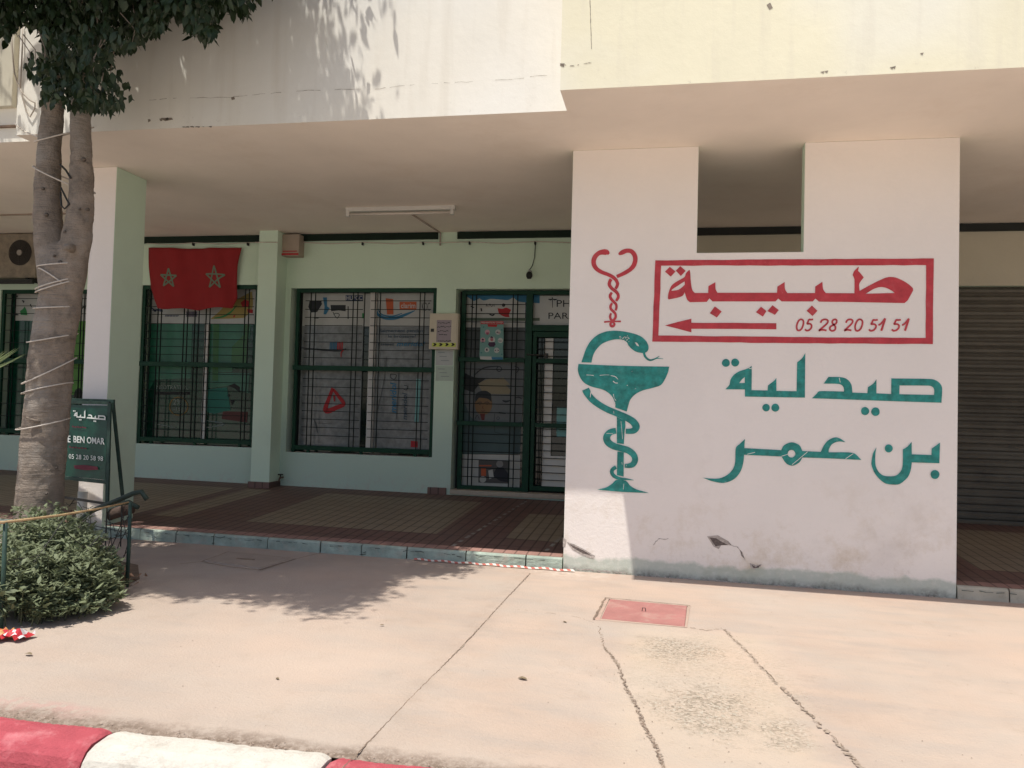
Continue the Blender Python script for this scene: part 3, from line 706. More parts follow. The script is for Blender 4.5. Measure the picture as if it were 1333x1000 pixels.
# teal lettering
J1 = crop(935, 455, 10.664); J2 = crop(1050, 480, 7.205); J3 = crop(910, 565, 6.06); J4 = crop(1125, 570, 12.12)
PH1 = ([(100, 553), (155, 490), (170, 420), (215, 355), (290, 305), (380, 275), (440, 248), (462, 225), (466, 330), (462, 565), (685, 570), (690, 500), (780, 430), (806, 395), (808, 575), (1088, 580), (1095, 180), (1160, 125), (1208, 50), (1203, 670), (370, 655), (370, 555)], [[(290, 468), (330, 415), (368, 382), (368, 465)]])
PH2 = ([(50, 278), (90, 240), (118, 212), (350, 215), (350, 185), (330, 155), (295, 143), (160, 140), (205, 78), (320, 80), (380, 100), (420, 150), (430, 225), (570, 230), (575, 175), (625, 140), (655, 100), (655, 232), (793, 238), (795, 92), (1170, 98), (1230, 120), (1265, 160), (1272, 200), (1265, 320), (800, 305), (400, 290)], [[(872, 158), (1150, 160), (1185, 175), (1197, 205), (1195, 247), (870, 240)]])
DOTS1 = ((106, 187, 55), (234, 182, 55), (664, 808, 52), (792, 808, 55)); DOTS2 = ((548, 398, 38), (646, 404, 40))
def word(p, t1, t2, mi=0):
    p.shape(t1, PH1[0], PH1[1], mi=mi); p.shape(t2, PH2[0], PH2[1], mi=mi)
    for c_ in DOTS1: p.shape(t1, circle(*c_), smooth=False, mi=mi)
    for c_ in DOTS2: p.shape(t2, circle(*c_), smooth=False, mi=mi)
p = Paint(P0); word(p, J1, J2)
p.shape(J3, [(30, 345), (90, 352), (160, 350), (220, 325), (265, 280), (285, 220), (290, 110), (325, 75), (362, 40), (357, 112), (648, 128), (670, 90), (730, 66), (790, 88), (815, 135), (960, 142), (985, 90), (1020, 50), (1070, 28), (1110, 35), (1155, 65), (1100, 60), (1050, 80), (1025, 120), (1022, 145), (1215, 150), (1280, 205), (1000, 192), (815, 186), (790, 225), (740, 250), (690, 235), (650, 178), (355, 165), (350, 220), (330, 290), (290, 345), (240, 375), (180, 387), (100, 372)], [circle(729, 156, 30)])
p.shape(J4, [(190, 155), (175, 260), (175, 400), (190, 470), (230, 540), (290, 590), (370, 607), (480, 603), (540, 570), (590, 500), (608, 400), (610, 185), (680, 140), (748, 65), (750, 262), (1060, 272), (1065, 170), (1130, 125), (1195, 75), (1185, 402), (750, 388), (735, 500), (700, 600), (640, 670), (560, 728), (480, 740), (340, 722), (240, 650), (160, 550), (115, 430), (115, 370), (140, 240)])
for l in (((380, 160), (442, 145)), ((650, 176), (700, 160)), ((733, 243), (780, 205), (856, 140)), ((1155, 196), (1216, 155))): p.stroke(J3, [(x, y_, 4) for x, y_ in l], mi=1, sub=1)
p.stroke(J2, [(305, 85, 5), (315, 130, 5)], mi=1, sub=1); p.stroke(J1, [(425, 262, 8), (462, 268, 8)], mi=1, sub=1)
p.shape(J4, circle(385, 168, 63), smooth=False); p.shape(J4, circle(1115, 580, 70), smooth=False)
p.build('teal_lettering', [TEAL, WALLW], fw)

# ---- rear facade -----------------------------------------------------------------
def R(px, py): v = onY(px, py, D2); return v.x, v.z
w2x0, w2x1 = (R(380, 373)[0]+R(371, 585)[0])/2, (R(570, 377)[0]+R(561, 594)[0])/2
w2z0, w2z1 = R(468, 592)[1], R(475, 375)[1]
w1x0, w1x1 = R(176.5, 575)[0], (R(336.6, 372)[0]+R(328, 582)[0])/2
w1z0, w1z1 = R(250, 580)[1], R(260, 371)[1]
w0x0, w0x1 = R(-4, 500)[0], R(116, 500)[0]-.05
w0z0, w0z1 = R(50, 568)[1], R(50, 377)[1]
dx0 = (R(595, 376)[0]+R(585, 640)[0])/2; dx1 = dx0+2.35; dz0 = R(650, 640)[1]; dz1 = R(660, 376)[1]
sx0, sx1, sz0, sz1 = 2.0, 5.4, SR-.25, R(1290, 372)[1]
mb = MB()
ops = [(w0x0, w0x1, w0z0, w0z1), (w1x0, w1x1, w1z0, w1z1), (w2x0, w2x1, w2z0, w2z1), (dx0, dx1, dz0-.03, dz1), (sx0, sx1, sz0, sz1)]
cx = sorted({-14, 14, *[o[0] for o in ops], *[o[1] for o in ops]}); DEPTH = .24
for a, b in zip(cx[:-1], cx[1:]):
    xm = (a+b)/2; op = [o for o in ops if o[0] < xm < o[1]]
    zz = [(-.1, H)] if not op else [(-.1, op[0][2]), (op[0][3], H)]
    for z0, z1 in zz:
        if z1-z0 > .01: mb.quad((a, D2, z0), (b, D2, z0), (b, D2, z1), (a, D2, z1), mi=3 if xm > dx1 else 0)
for x0, x1, z0, z1 in ops:
    mb.quad((x0, D2, z0), (x0, D2+DEPTH, z0), (x0, D2+DEPTH, z1), (x0, D2, z1)); mb.quad((x1, D2, z0), (x1, D2+DEPTH, z0), (x1, D2+DEPTH, z1), (x1, D2, z1))
    mb.quad((x0, D2, z1), (x1, D2, z1), (x1, D2+DEPTH, z1), (x0, D2+DEPTH, z1)); mb.quad((x0, D2, z0), (x1, D2, z0), (x1, D2+DEPTH, z0), (x0, D2+DEPTH, z0), mi=1)
mb.box(-14, 14, D2+DEPTH, D2+DEPTH+.05, -.1, H, 2)
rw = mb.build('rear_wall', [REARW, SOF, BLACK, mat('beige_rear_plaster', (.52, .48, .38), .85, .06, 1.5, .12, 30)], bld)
# end walls closing the arcade far left and right
for x in (-14, 13.9):
    mb = MB(); mb.box(x, x+.1, D+.02, D2, -.1, H); mb.build('side_wall', REARW, bld)
# pilaster with brown foot
a = R(338.5, 300)[0]; 
px0, px1 = onY(331.5, 470, D2-.28).x, onY(356, 470, D2-.28).x
mb = MB(); mb.box(px0, px1, D2-.28, D2+.02, -.05, H); mb.build('pilaster', GRNW, bld, bevel=.006)
mb = MB(); zb = zF(px0, D2-.3); mb.box(px0-.02, px1+.02, D2-.31, D2+.015, zb-.02, zb+.075); mb.build('skirting', TRED, bld, bevel=.004)
mb = MB(); mb.box(*[R(x, 640)[0] for x in (557, 581)], D2-.03, D2+.02, zb-.02, zb+.08); mb.build('skirting', TRED, bld, bevel=.004)
# dark ventilation slots under the ceiling
for (xa, xb, m) in ((R(120, 310)[0], px0-.002, VENT), (R(391, 310)[0], R(570.6, 310)[0], VENT), (R(596, 310)[0], R(748, 310)[0], VENT), (R(748, 310)[0]+.004, 13.5, BLACK)):
    mb = MB(); mb.box(xa, xb, D2-.035, D2+.01, H-.092, H-.004); mb.build('vent_strip', m, bld)
# shutter in the right bay
mb = MB(); n = 34; prof = []
for i in range(n+1):
    z0 = sz0+(sz1-sz0)*i/n+random.uniform(-.004, .004)
    prof += [(D2+.10, z0), (D2+.075, z0+.02), (D2+.07, z0+.05), (D2+.095, z0+.075)]
vs = []; fs = []
for y, z in prof: vs += [(sx0, y, z), (sx1, y, z)]
for i in range(len(prof)-1): fs.append((2*i, 2*i+1, 2*i+3, 2*i+2))
mb.add(vs, fs); mb.build('shutter', mat('dull_shutter', (.135, .122, .10), .65, .25, 2, .15, 60, metal=.2, stain=(.07, .06, .05), stain_amt=.7, stain_scale=3), bld)

def stile_window(x0, x1, z0, z1, rails, vbars, hbars, hsegs, pane_m, mull=None, name='window', yb=.02, kneel=True):
    wn = MB(); g = .045; y = D2+yb
    wn.box(x0, x0+g, y, y+.04, z0, z1); wn.box(x1-g, x1, y, y+.04, z0, z1)
    wn.box(x0+g, x1-g, y, y+.04, z1-g-.01, z1); wn.box(x0+g, x1-g, y, y+.04, z0+.035, z0+g+.05)
    for k in (.12, .5, .88): wn.box(x0+(x1-x0)*k-.02, x0+(x1-x0)*k+.02, y+.003, y+.037, z0, z0+.0345)
    for zr in rails: wn.box(x0-.012, x1+.006, y-.025, y+.012, zr-.032, zr+.032)
    fr = wn.build(name, DGREEN, bld, bevel=.003)
    gb = MB()
    for xv in vbars: gb.box(xv-.005, xv+.005, y+.012, y+.026, z0+.06, z1-.05)
    for zh in hbars:
        for xa, xb in hsegs: gb.box(xa, xb, y+.003, y+.013, zh-.0042, zh+.0042)
    gb.build('grille', BAR, fr)
    pn = MB(); pn.box(x0+.02, x1-.02, D2+.17, D2+.175, z0+.01, z1-.02); pn.build('pane', pane_m, fr)
    return fr
def vx(y, xs_): return [R(x, y)[0] for x in xs_]
def hz(x, ys): return [R(x, y)[1] for y in ys]
c7 = lambda l: [370+x/6.06 for x in l]
# window with posters (middle)
vb = vx(450, c7([190, 225, 525, 560, 615, 700, 740, 1055, 1090]))
hb = hz(440, [360+q/6.06 for q in (190, 258, 322, 386, 450, 517, 577, 642, 812+0)]+[460+q/6.06 for q in (203, 268, 335, 400, 460, 525, 590, 655)])
hb = hb[:8]+hb[9:]
segs = [tuple(vx(450, c7([150, 605]))), tuple(vx(450, c7([668, 1145])))]
W2 = stile_window(w2x0+.07, w2x1-.005, w2z0, w2z1, [R(470, 480)[1]], vb, hb, segs, GLASSK)
YP = D2+.166
pp = facing(YP); PT = lambda dz=0: facing(YP-.002-dz)
def rect(p, x0, y0, x1, y1, mi=0): p.loops([[(x0, y0), (x1, y0), (x1, y1), (x0, y1)]], mi)
def pxbox(x0, x1, z0, z1, Y):   # px corners of a world rectangle, for tracing on it
    return [proj((x, Y, z)) for x, z in ((x0, z1), (x1, z1), (x1, z0), (x0, z0))]
p = Paint(pp); b_ = pxbox(w2x0+.1, (w2x0+w2x1)/2-.03, w2z0+.06, w2z1-.04, YP); p.loops([b_]); b_ = pxbox((w2x0+w2x1)/2+.06, w2x1-.04, w2z0+.06, w2z1-.04, YP); p.loops([b_])
p.build('window_film', GREYF, W2)
mx = R(477, 500)[0]
mb = MB(); mb.box(mx-.03, mx+.055, D2+.12, D2+.165, w2z0+.02, w2z1-.02); mb.build('mullion', ALU, W2)
zb_ = R(440, 423)[1]
p = Paint(PT()); p.loops([pxbox(w2x0+.1, mx-.04, zb_, w2z1-.05, YP-.002)]); p.loops([pxbox(mx+.06, w2x1-.05, zb_, w2z1-.05, YP-.002)]); p.build('banner', WHITE, W2)
Q = crop(370, 360, 6.06); Q2 = crop(370, 460, 6.06)
p = Paint(PT(.002)); L_ = p.loops
for l, mi in ((((200, 195), (265, 190), (300, 215), (260, 280), (210, 285), (190, 240)), 0), (((365, 225), (485, 225), (485, 275), (430, 268), (370, 275)), 0), (((500, 235), (508, 235), (508, 335), (500, 335)), 0), (((232, 320), (275, 322), (270, 332), (235, 332)), 0),
              (((305, 165), (338, 165), (338, 235), (360, 250), (330, 300), (310, 298), (318, 240)), 1), (((485, 148), (620, 148), (620, 190), (485, 190)), 2), (((260, 190), (295, 190), (295, 225), (260, 225)), 0),
              (((800, 172), (860, 178), (862, 300), (812, 300)), 3), (((910, 200), (1043, 200), (1043, 262), (910, 262)), 3)):
    p.loops([[Q(q) for q in l]], mi)
p.stroke(Q, [(730, 270, 12), (745, 305, 20), (800, 330, 22), (880, 328, 24), (960, 300, 20), (1030, 270, 6)], mi=1)
p.stroke(Q, [(740, 255, 6), (770, 300, 10), (850, 315, 12), (930, 290, 6)], mi=1)
p.stroke(Q, [(385, 280, 5), (400, 310, 5), (420, 330, 5), (435, 300, 5), (410, 290, 5), (390, 300, 5)], mi=0)
p.loops([[Q(q) for q in ((615, 290), (632, 290), (635, 330), (615, 330))]], 5)
# toothbrush poster
p.stroke(Q, [(135, 562, 6), (250, 575, 12), (350, 582, 16), (440, 585, 16), (490, 570, 8)], mi=0)
for k in range(9): x = 365+k*12; p.stroke(Q, [(x, 515+3*(k % 2), 7), (x-2, 545, 7), (x-4, 578, 7)], mi=(1 if k < 5 else 4), sub=1)
p.stroke(Q, [(470, 580, 9), (450, 600, 8), (450, 635, 6)], mi=4)
for w_, k in (((330, 440, 36), 0), ((385, 280, 32), 0)): pass
p.stroke(Q2, [(385, 275, 24), (355, 350, 26), (325, 440, 36), (350, 455, 40), (410, 430, 34), (470, 400, 30), (430, 340, 26), (388, 285, 20)], mi=4)
p.stroke(Q2, [(395, 330, 16), (398, 380, 10)], mi=4)
p.loops([[Q2(q) for q in ((1000, 690), (1052, 695), (1052, 742), (998, 740))]], 4)
p.loops([[Q2(q) for q in ((1045, 200), (1080, 205), (1060, 545), (1028, 540))]], 6)
p.stroke(Q2, [(808, 30, 5), (790, 200, 5), (760, 350, 6), (730, 470, 6)], mi=7); p.stroke(Q2, [(905, 150, 8), (900, 300, 10), (885, 520, 8)], mi=7)
p.stroke(Q2, [(840, 165, 5), (885, 170, 5), (870, 205, 5), (840, 190, 5), (840, 165, 5)], mi=0); p.stroke(Q2, [(945, 255, 5), (975, 260, 5), (965, 290, 5), (940, 280, 5)], mi=0)
p.stroke(Q2, [(235, 520, 6), (250, 560, 8), (265, 630, 5)], mi=7); p.stroke(Q2, [(270, 552, 5), (380, 555, 5)], mi=7)
p.build('window_print', [INK, BLUE, NAVY, ORNG, REDI, GRNI, TEALI, flat('grey_ink', (.1, .11, .11))], W2)
mb = MB(); fp = PT(.004)
def tq(s, x0, y0, x1, y1, mi=0, tr=Q, **k):
    (a0, b0), (a1, b1) = tr((x0, y0)), tr((x1, y1)); text(mb, s, fp, a0, a1, b0, b1, mi, **k)
tq('HUFGC', 490, 152, 615, 186, 1, bold=True); tq('clarim', 920, 210, 1035, 250, 1, bold=True); tq('KOC', 1085, 205, 1150, 270, 0)
tq('Saignement pendant', 750, 413, 1110, 448, 2, bold=True); tq('le brossage?', 820, 460, 1040, 490, 2, bold=True)
tq('Essayez', 740, 522, 868, 552, 2, bold=True); tq('meridol', 885, 515, 1110, 550, 3, bold=True, shear=.3)
mb.build('window_words', [INK, WHITE, flat('slate_ink', (.05, .075, .10)), BLUE], W2)
mb = MB()   # the two upright words
def vtext(s, x0, y0, x1, y1, mi):
    def place(u, v): # u along text (upwards), v across
        a, b = Q2((x0+(v)*(x1-x0), y1-(u)*(y1-y0))); return fp(a, b)
    vs, fs = text_mesh(s, lambda x, y: place(x, y), 0, 1, 0, 1, bold=True, shear=.2); mb.add(vs, fs, mi)
vtext('meridol', 835, 230, 885, 470, 0); vtext('meridol', 930, 310, 970, 525, 1)
mb.build('upright_words', [BLUE, flat('slate_ink', (.05, .075, .10))], W2)

# left window behind the flag
c6 = lambda l: [160+x/6.06 for x in l]
vb = vx(430, c6([172, 202, 258, 286, 466, 494, 552, 584, 640, 670, 946, 976]))
hb = hz(250, [300+q/6.06 for q in (538, 600, 662)]+[420+q/6.06 for q in (8, 68, 130, 190, 253, 403, 468, 535, 603, 665, 725, 790, 852)])
segs = [tuple(vx(450, c6([150, 1015])))]
W1 = stile_window(w1x0, w1x1, w1z0, w1z1, [R(250, 474.5)[1]], vb, hb, segs, GLASSG)
mb = MB(); m1x = R(260, 500)[0]; mb.box(m1x-.03, m1x+.025, D2+.12, D2+.165, w1z0+.02, R(250, 420)[1]); mb.build('mullion', ALU, W1)
mb = MB(); zbn = R(250, 420)[1]; mb.box(w1x0+.05, w1x1-.05, D2+.155, D2+.166, zbn, w1z1-.03); mb.build('banner', WHITE, W1)
T6 = crop(160, 300, 6.06); T7 = crop(160, 420, 6.06)
p = Paint(facing(D2+.152))
p.shape(T6, [(690, 700), (760, 640), (800, 600), (870, 560), (1020, 480), (1022, 610), (960, 690), (880, 695)], mi=0)
p.stroke(T6, [(720, 692, 8), (790, 680, 14), (850, 645, 14), (900, 590, 5)], mi=1)
p.shape(T6, [(930, 570), (960, 545), (1000, 560), (990, 600), (940, 600)], mi=2); p.shape(T6, [(980, 620), (1025, 625), (1025, 655), (985, 650)], mi=2)
p.stroke(T6, [(215, 600, 5), (260, 640, 14), (240, 625, 5), (310, 640, 8), (290, 625, 12), (230, 632, 4)], mi=3)
for k in range(9): p.stroke(T6, [(335+k*12, 672+2*(k % 2), 12), (341+k*12, 676, 12)], mi=3, sub=1)
for k in range(8): p.loops([[T6(q) for q in ((500+k*11, 640), (508+k*11, 640), (508+k*11, 682), (500+k*11, 682))]], 4)
p.stroke(T6, [(870, 680, 8), (885, 672, 6), (875, 690, 5)], mi=2)
p.build('banner_print', [flat('mustard_print', (.34, .26, .08)), GRNI, REDI, NAVY, flat('violet_print', (.13, .11, .16))], W1)
PF = mat('frosted_green', (.016, .13, .07), .35, .2, 6, 0); PF2 = mat('leaf_green_film', (.018, .115, .018), .35, .2, 6, 0)
p = Paint(facing(D2+.1665))
p.loops([[T7(q) for q in ((205, 5), (548, 5), (535, 440), (250, 450), (195, 560))]], 0)
p.loops([[T7(q) for q in ((665, 5), (1010, 5), (1000, 120), (880, 200), (860, 390), (650, 390))]], 0)
p.loops([[T7(q) for q in ((655, 395), (1000, 400), (990, 560), (830, 500), (655, 520))]], 0)
p.loops([[T7(q) for q in ((1000, 0), (970, 330), (855, 330), (860, 190), (960, 90), (960, 0))]], 1)
p.loops([[T7(q) for q in ((715, 0), (760, 0), (750, 460), (705, 460))]], 1)
p.loops([[T7(q) for q in ((650, 530), (820, 510), (850, 690), (720, 720), (640, 700))]], 2)
p.loops([[T7(q) for q in ((790, 700), (985, 705), (980, 790), (780, 760))]], 3)
p.shape(T7, [(830, 500), (880, 480), (925, 510), (920, 550), (880, 520)], mi=4); p.shape(T7, [(845, 610), (885, 615), (860, 655)], mi=4); p.shape(T7, circle(835, 575, 10), smooth=False, mi=4)
p.loops([[T7(q) for q in ((245, 545), (530, 545), (530, 570), (245, 570))]], 4)
p.shape(T7, circle(440, 660, 76), [circle(440, 660, 66)], smooth=False, mi=5)
p.stroke(T7, [(650, 830, 6), (800, 800, 14), (640, 770, 6)], mi=6); p.stroke(T7, [(270, 800, 8), (420, 830, 4)], mi=6)
p.build('display_print', [PF, PF2, flat('sea_green_print', (.02, .15, .11)), flat('dull_red_print', (.10, .03, .025)), BLACK, flat('gold_print', (.2, .13, .04)), flat('dim_white', (.16, .2, .18))], W1)
mb = MB(); fp1 = facing(D2+.164)
for s, x0, y0, x1, y1 in (('NEOTRATE PL', 265, 495, 520, 527), ('2%', 395, 605, 465, 650), ('-15', 400, 665, 455, 695)):
    (a0, b0), (a1, b1) = T7((x0, y0)), T7((x1, y1)); text(mb, s, fp1, a0, a1, b0, b1, 0, bold=True)
mb.build('display_words', flat('dim_words', (.2, .24, .2)), W1)

# far left window behind the tree
vb = [R(x, 480)[0] for x in (9.5, 13.5, 60, 64, 100, 104)]; hb = hz(40, (388.5, 398, 408, 430, 446, 462, 478, 494, 510, 526, 542))
W0 = stile_window(w0x0, w0x1, w0z0, w0z1, [R(50, 470)[1]], vb, hb, [(w0x0+.05, w0x1-.05)], GLASSG)
mb = MB(); mb.box(w0x0+.1, w0x1-.05, D2+.155, D2+.166, R(50, 416)[1], w0z1-.03); mb.build('banner', WHITE, W0)
p = Paint(facing(D2+.152)); X0 = crop(0, 340, 10)
p.shape(X0, [(260, 650), (300, 620), (320, 590), (345, 640), (355, 705), (270, 700)], mi=0); p.shape(X0, [(150, 700), (210, 685), (250, 700), (240, 706), (160, 706)], mi=1)
p.stroke(X0, [(285, 515, 14), (310, 525, 20), (300, 545, 6)], mi=1); p.stroke(X0, [(190, 450, 16), (230, 460, 22)], mi=1); p.stroke(X0, [(395, 560, 16), (410, 600, 12)], mi=1); p.stroke(X0, [(1060, 625, 14), (1100, 590, 20), (1110, 620, 10)], mi=1)
p.build('banner_print', [GRNI, INK], W0)
p = Paint(facing(D2+.1665)); p.loops([[(93, 490), (110, 490), (108, 514), (92, 514)]], 0); p.loops([[(96, 418), (112, 418), (110, 490), (95, 490)]], 0)
p.shape(ident, [(96, 518), (98, 508), (103, 505), (107, 509), (107, 520)], mi=1); p.build('display_print', [mat('bright_green_film', (.06, .2, .012), .4, .2, 6, 0), BLACK], W0)

# door and its side light
T8 = crop(570, 360, 7.016); T9 = crop(570, 500, 7.016)
drf = MB(); y = D2+.10; xl = R(599, 377)[0]; xl2 = R(592, 637)[0]; xl = (xl+xl2)/2
pm0, pm1 = (R(684, 400)[0]+R(677, 600)[0])/2, (R(690.5, 400)[0]+R(689, 600)[0])/2-.005
drf.box(xl, xl+.055, y, y+.05, dz0, dz1-.01); drf.box(pm0, pm1, y-.005, y+.055, dz0, dz1-.01); drf.box(xl+.055, pm0, y, y+.05, dz1-.06, dz1-.01); drf.box(pm1, dx1-.02, y, y+.05, dz1-.06, dz1-.01)
drf.box(xl+.055, pm0, y, y+.05, dz0, dz0+.05); zt = R(700, 426)[1]; drf.box(pm1, dx1-.02, y, y+.05, zt-.04, zt+.04); drf.box(dx1-.07, dx1-.02, y, y+.05, dz0, dz1-.06)
zr1, zr2 = R(640, 468)[1], R(640, 552)[1]
for zr in (zr1, zr2): drf.box(xl-.02, pm0-.001, y-.03, y-.006, zr-.028, zr+.028)
door_fr = drf.build('door_frame', DGREEN, bld, bevel=.003)
gb = MB()
for xv in [R(570+q/7.016, 395)[0] for q in (312, 350, 688, 730)]: gb.box(xv-.0065-.02, xv+.0065-.02, y-.004, y+.008, dz0+.05, dz1-.06)
for zh in hz(640, [360+q/7.016 for q in (248, 332, 408, 492, 575, 660, 845, 930)]+[500+q/7.016 for q in (15, 100, 182, 262, 462, 540, 625, 700, 775, 860)]): gb.box(xl+.03, pm0, y-.012, y-.0045, zh-.005, zh+.005)
gb.build('grille', BAR, door_fr)
pn = MB(); pn.box(xl+.03, dx1-.05, y+.11, y+.115, dz0+.01, dz1-.02); pn.build('pane', GLASSK, door_fr)
# printed films on the side light
FY = y+.105
def FP(dz=0): return facing(FY-dz)
p = Paint(FP()); 
p.loops([[T8(q) for q in ((255, 175), (800, 175), (795, 465), (240, 465))]], 0)
p.loops([[T8(q) for q in ((240, 465), (795, 465), (790, 740), (225, 740))]], 1)
p.loops([[T8(q) for q in ((225, 775), (785, 775), (780, 1000), (210, 1000))]], 2); p.loops([[T9(q) for q in ((210, 15), (780, 15), (765, 350), (205, 350))]], 2)
p.loops([[T9(q) for q in ((200, 375), (760, 385), (750, 640), (192, 640))]], 3); p.loops([[T9(q) for q in ((192, 640), (752, 650), (745, 950), (180, 940))]], 0)
p.loops([[T8(q) for q in ((840, 175), (1240, 175), (1235, 445), (835, 445))]], 0)
p.build('window_film', [WHITE, flat('dark_film', (.05, .06, .055), .4, .15), flat('grey_poster', (.13, .14, .14), .5, .1), flat('slate_poster', (.045, .085, .085), .5, .1)], door_fr)
p = Paint(FP(.003))
p.shape(T8, [(255, 172), (930, 172), (930, 245), (860, 240), (780, 235), (730, 225), (690, 190), (640, 215), (560, 210), (480, 205), (420, 220), (380, 200), (330, 225), (275, 190)], mi=0)
p.loops([[T8(q) for q in ((240, 378), (930, 378), (930, 405), (240, 405))]], 1)
p.shape(T8, [(545, 290), (590, 295), (625, 285), (670, 305), (650, 345), (655, 372), (610, 368), (560, 340)], mi=2); p.shape(T8, circle(600, 262, 16), smooth=False, mi=3)
p.stroke(T8, [(300, 270, 12), (330, 285, 10)], mi=3); p.stroke(T8, [(395, 290, 12), (400, 318, 12)], mi=3); p.stroke(T8, [(470, 345, 8), (500, 355, 14), (520, 340, 8)], mi=3)
p.stroke(T8, [(440, 275, 5), (445, 250, 5), (452, 275, 5)], mi=3); p.stroke(T8, [(465, 275, 5), (475, 250, 5), (490, 275, 5), (510, 255, 5), (515, 275, 5)], mi=3)
# portrait poster: a drawn man in a coat
p.shape(T8, [(225, 870), (330, 920), (440, 930), (400, 960), (350, 1000), (215, 1000)], mi=4)
p.stroke(T8, [(335, 900, 10), (380, 860, 10), (440, 830, 12), (550, 820, 8)], mi=3); p.shape(T8, circle(560, 845, 26), [circle(560, 845, 18)], smooth=False, mi=3); p.stroke(T8, [(700, 820, 6), (740, 840, 8), (720, 880, 6)], mi=3)
p.shape(T8, [(350, 990), (450, 940), (600, 925), (660, 990)], mi=9)
p.shape(T9, [(215, 0), (380, 0), (320, 75), (215, 40)], mi=4); p.shape(T9, [(370, 10), (600, 0), (670, 60), (650, 95), (420, 90)], mi=9)
p.shape(T9, [(345, 120), (490, 120), (495, 200), (470, 260), (415, 285), (360, 260), (338, 200)], mi=5)
p.build('poster_print', [BLUE, flat('olive_print', (.10, .14, .10)), REDI, INK, flat('charcoal_print', (.02, .022, .022)), SKIN, BLACK, NAVY, ORNG, flat('sand_print', (.26, .22, .14))], door_fr)
p = Paint(FP(.006))
p.shape(T9, [(342, 170), (345, 100), (380, 68), (440, 62), (485, 90), (490, 165), (465, 140), (430, 130), (375, 125), (355, 150)], mi=0)
p.stroke(T9, [(362, 172, 4), (385, 165, 6), (402, 170, 4)], mi=0); p.stroke(T9, [(425, 170, 4), (450, 165, 6), (470, 172, 4)], mi=0); p.stroke(T9, [(380, 186, 7), (388, 187, 7)], mi=0); p.stroke(T9, [(445, 186, 7), (453, 187, 7)], mi=0); p.stroke(T9, [(412, 200, 3), (408, 220, 4), (420, 223, 3)], mi=1); p.stroke(T9, [(395, 243, 3), (412, 248, 5), (432, 243, 3)], mi=1)
p.shape(T9, [(385, 270), (430, 270), (425, 330), (400, 330)], mi=1)
p.shape(T9, [(215, 90), (300, 300), (380, 350), (480, 460), (560, 490), (400, 480), (240, 330)], mi=2)
p.shape(T9, circle(550, 312, 14), [circle(550, 312, 10)], smooth=False, mi=0); p.stroke(T9, [(520, 270, 4), (520, 440, 4), (640, 450, 4)], mi=0, sub=2)
p.stroke(T9, [(590, 150, 8), (620, 160, 18), (665, 150, 8)], mi=0); p.stroke(T9, [(710, 125, 6), (740, 120, 10), (765, 135, 6)], mi=0); p.stroke(T9, [(340, 320, 5), (360, 285, 5), (380, 325, 5)], mi=0); p.stroke(T9, [(555, 262, 12), (620, 268, 12)], mi=0)
# small magazine poster at the foot
p.loops([[T9(q) for q in ((372, 695), (655, 700), (650, 910), (370, 900))]], 3)
p.loops([[T9(q) for q in ((380, 740), (490, 740), (490, 752), (380, 752))]], 4); p.loops([[T9(q) for q in ((395, 770), (440, 770), (440, 840), (395, 840))]], 4)
p.build('poster_figures', [INK, flat('dark_red_print', (.12, .02, .015)), flat('slate_poster', (.045, .085, .085)), flat('brown_photo', (.09, .085, .08)), ORNG], door_fr)
p = Paint(FP(.009)); p.shape(T9, circle(565, 730, 32), smooth=False, mi=0); p.shape(T9, [(500, 830), (540, 760), (600, 765), (645, 830), (640, 900), (560, 880)], mi=1); p.shape(T9, [(460, 790), (500, 780), (510, 850), (470, 870)], mi=2)
p.shape(T9, circle(410, 870, 30), smooth=False, mi=2)
p.build('magazine_figures', [flat('pale_photo', (.25, .24, .23)), flat('dark_photo', (.02, .02, .028)), WHITE], door_fr)
mb = MB(); fpd = FP(.006)
a0, b0 = T8((1085, 215)); mb2 = None
text(mb, 'PHARMACIE', fpd, a0, a0+86, b0, b0+9.0, 0); a0, b0 = T8((1010, 330)); text(mb, 'PARAPHARMACIE', fpd, a0, a0+118, b0, b0+8.2, 0)
p = Paint(fpd); p.stroke(T8, [(1045, 190, 8), (1047, 285, 5)], sub=2); p.stroke(T8, [(1008, 207, 5), (1030, 212, 14), (1047, 205, 5), (1065, 212, 14), (1090, 207, 5)]); mb.add(p.mb.v, p.mb.f)
mb.build('transom_words', INK, door_fr)
# door leaf, with white aluminium edges and a dark pane
dl = MB(); lx0 = pm1+.01; lx1 = dx1-.08; zl1 = zt-.045; yd = y+.02
dl.box(lx0, lx0+.05, yd, yd+.04, dz0+.02, zl1); dl.box(lx1-.05, lx1, yd, yd+.04, dz0+.02, zl1); dl.box(lx0+.05, lx1-.05, yd, yd+.04, zl1-.07, zl1); dl.box(lx0+.05, lx1-.05, yd, yd+.04, dz0+.02, dz0+.08)
for zr in (zr1, zr2): dl.box(lx0+.05, lx1-.05, yd, yd+.04, zr-.028, zr+.028)
door = dl.build('door', DGREEN, bld, bevel=.003)
mb = MB(); mb.box(R(704, 560)[0], R(715, 560)[0], yd+.05, yd+.07, dz0+.03, zl1-.08); mb.box(R(715, 560)[0], lx1-.05, yd+.05, yd+.07, dz0+.03, R(700, 594)[1]); mb.build('white_panel', ALU, door)
gb = MB()
for q in (918, 950): xv = R(570+q/7.016, 500)[0]; gb.box(xv-.005, xv+.005, yd+.02, yd+.03, dz0+.08, zl1-.07)
for q in hz(705, [434+9.6*k for k in range(21)]): gb.box(lx0+.04, lx1-.05, yd+.01, yd+.0195, q-.0045, q+.0045)
gb.build('grille', BAR, door)
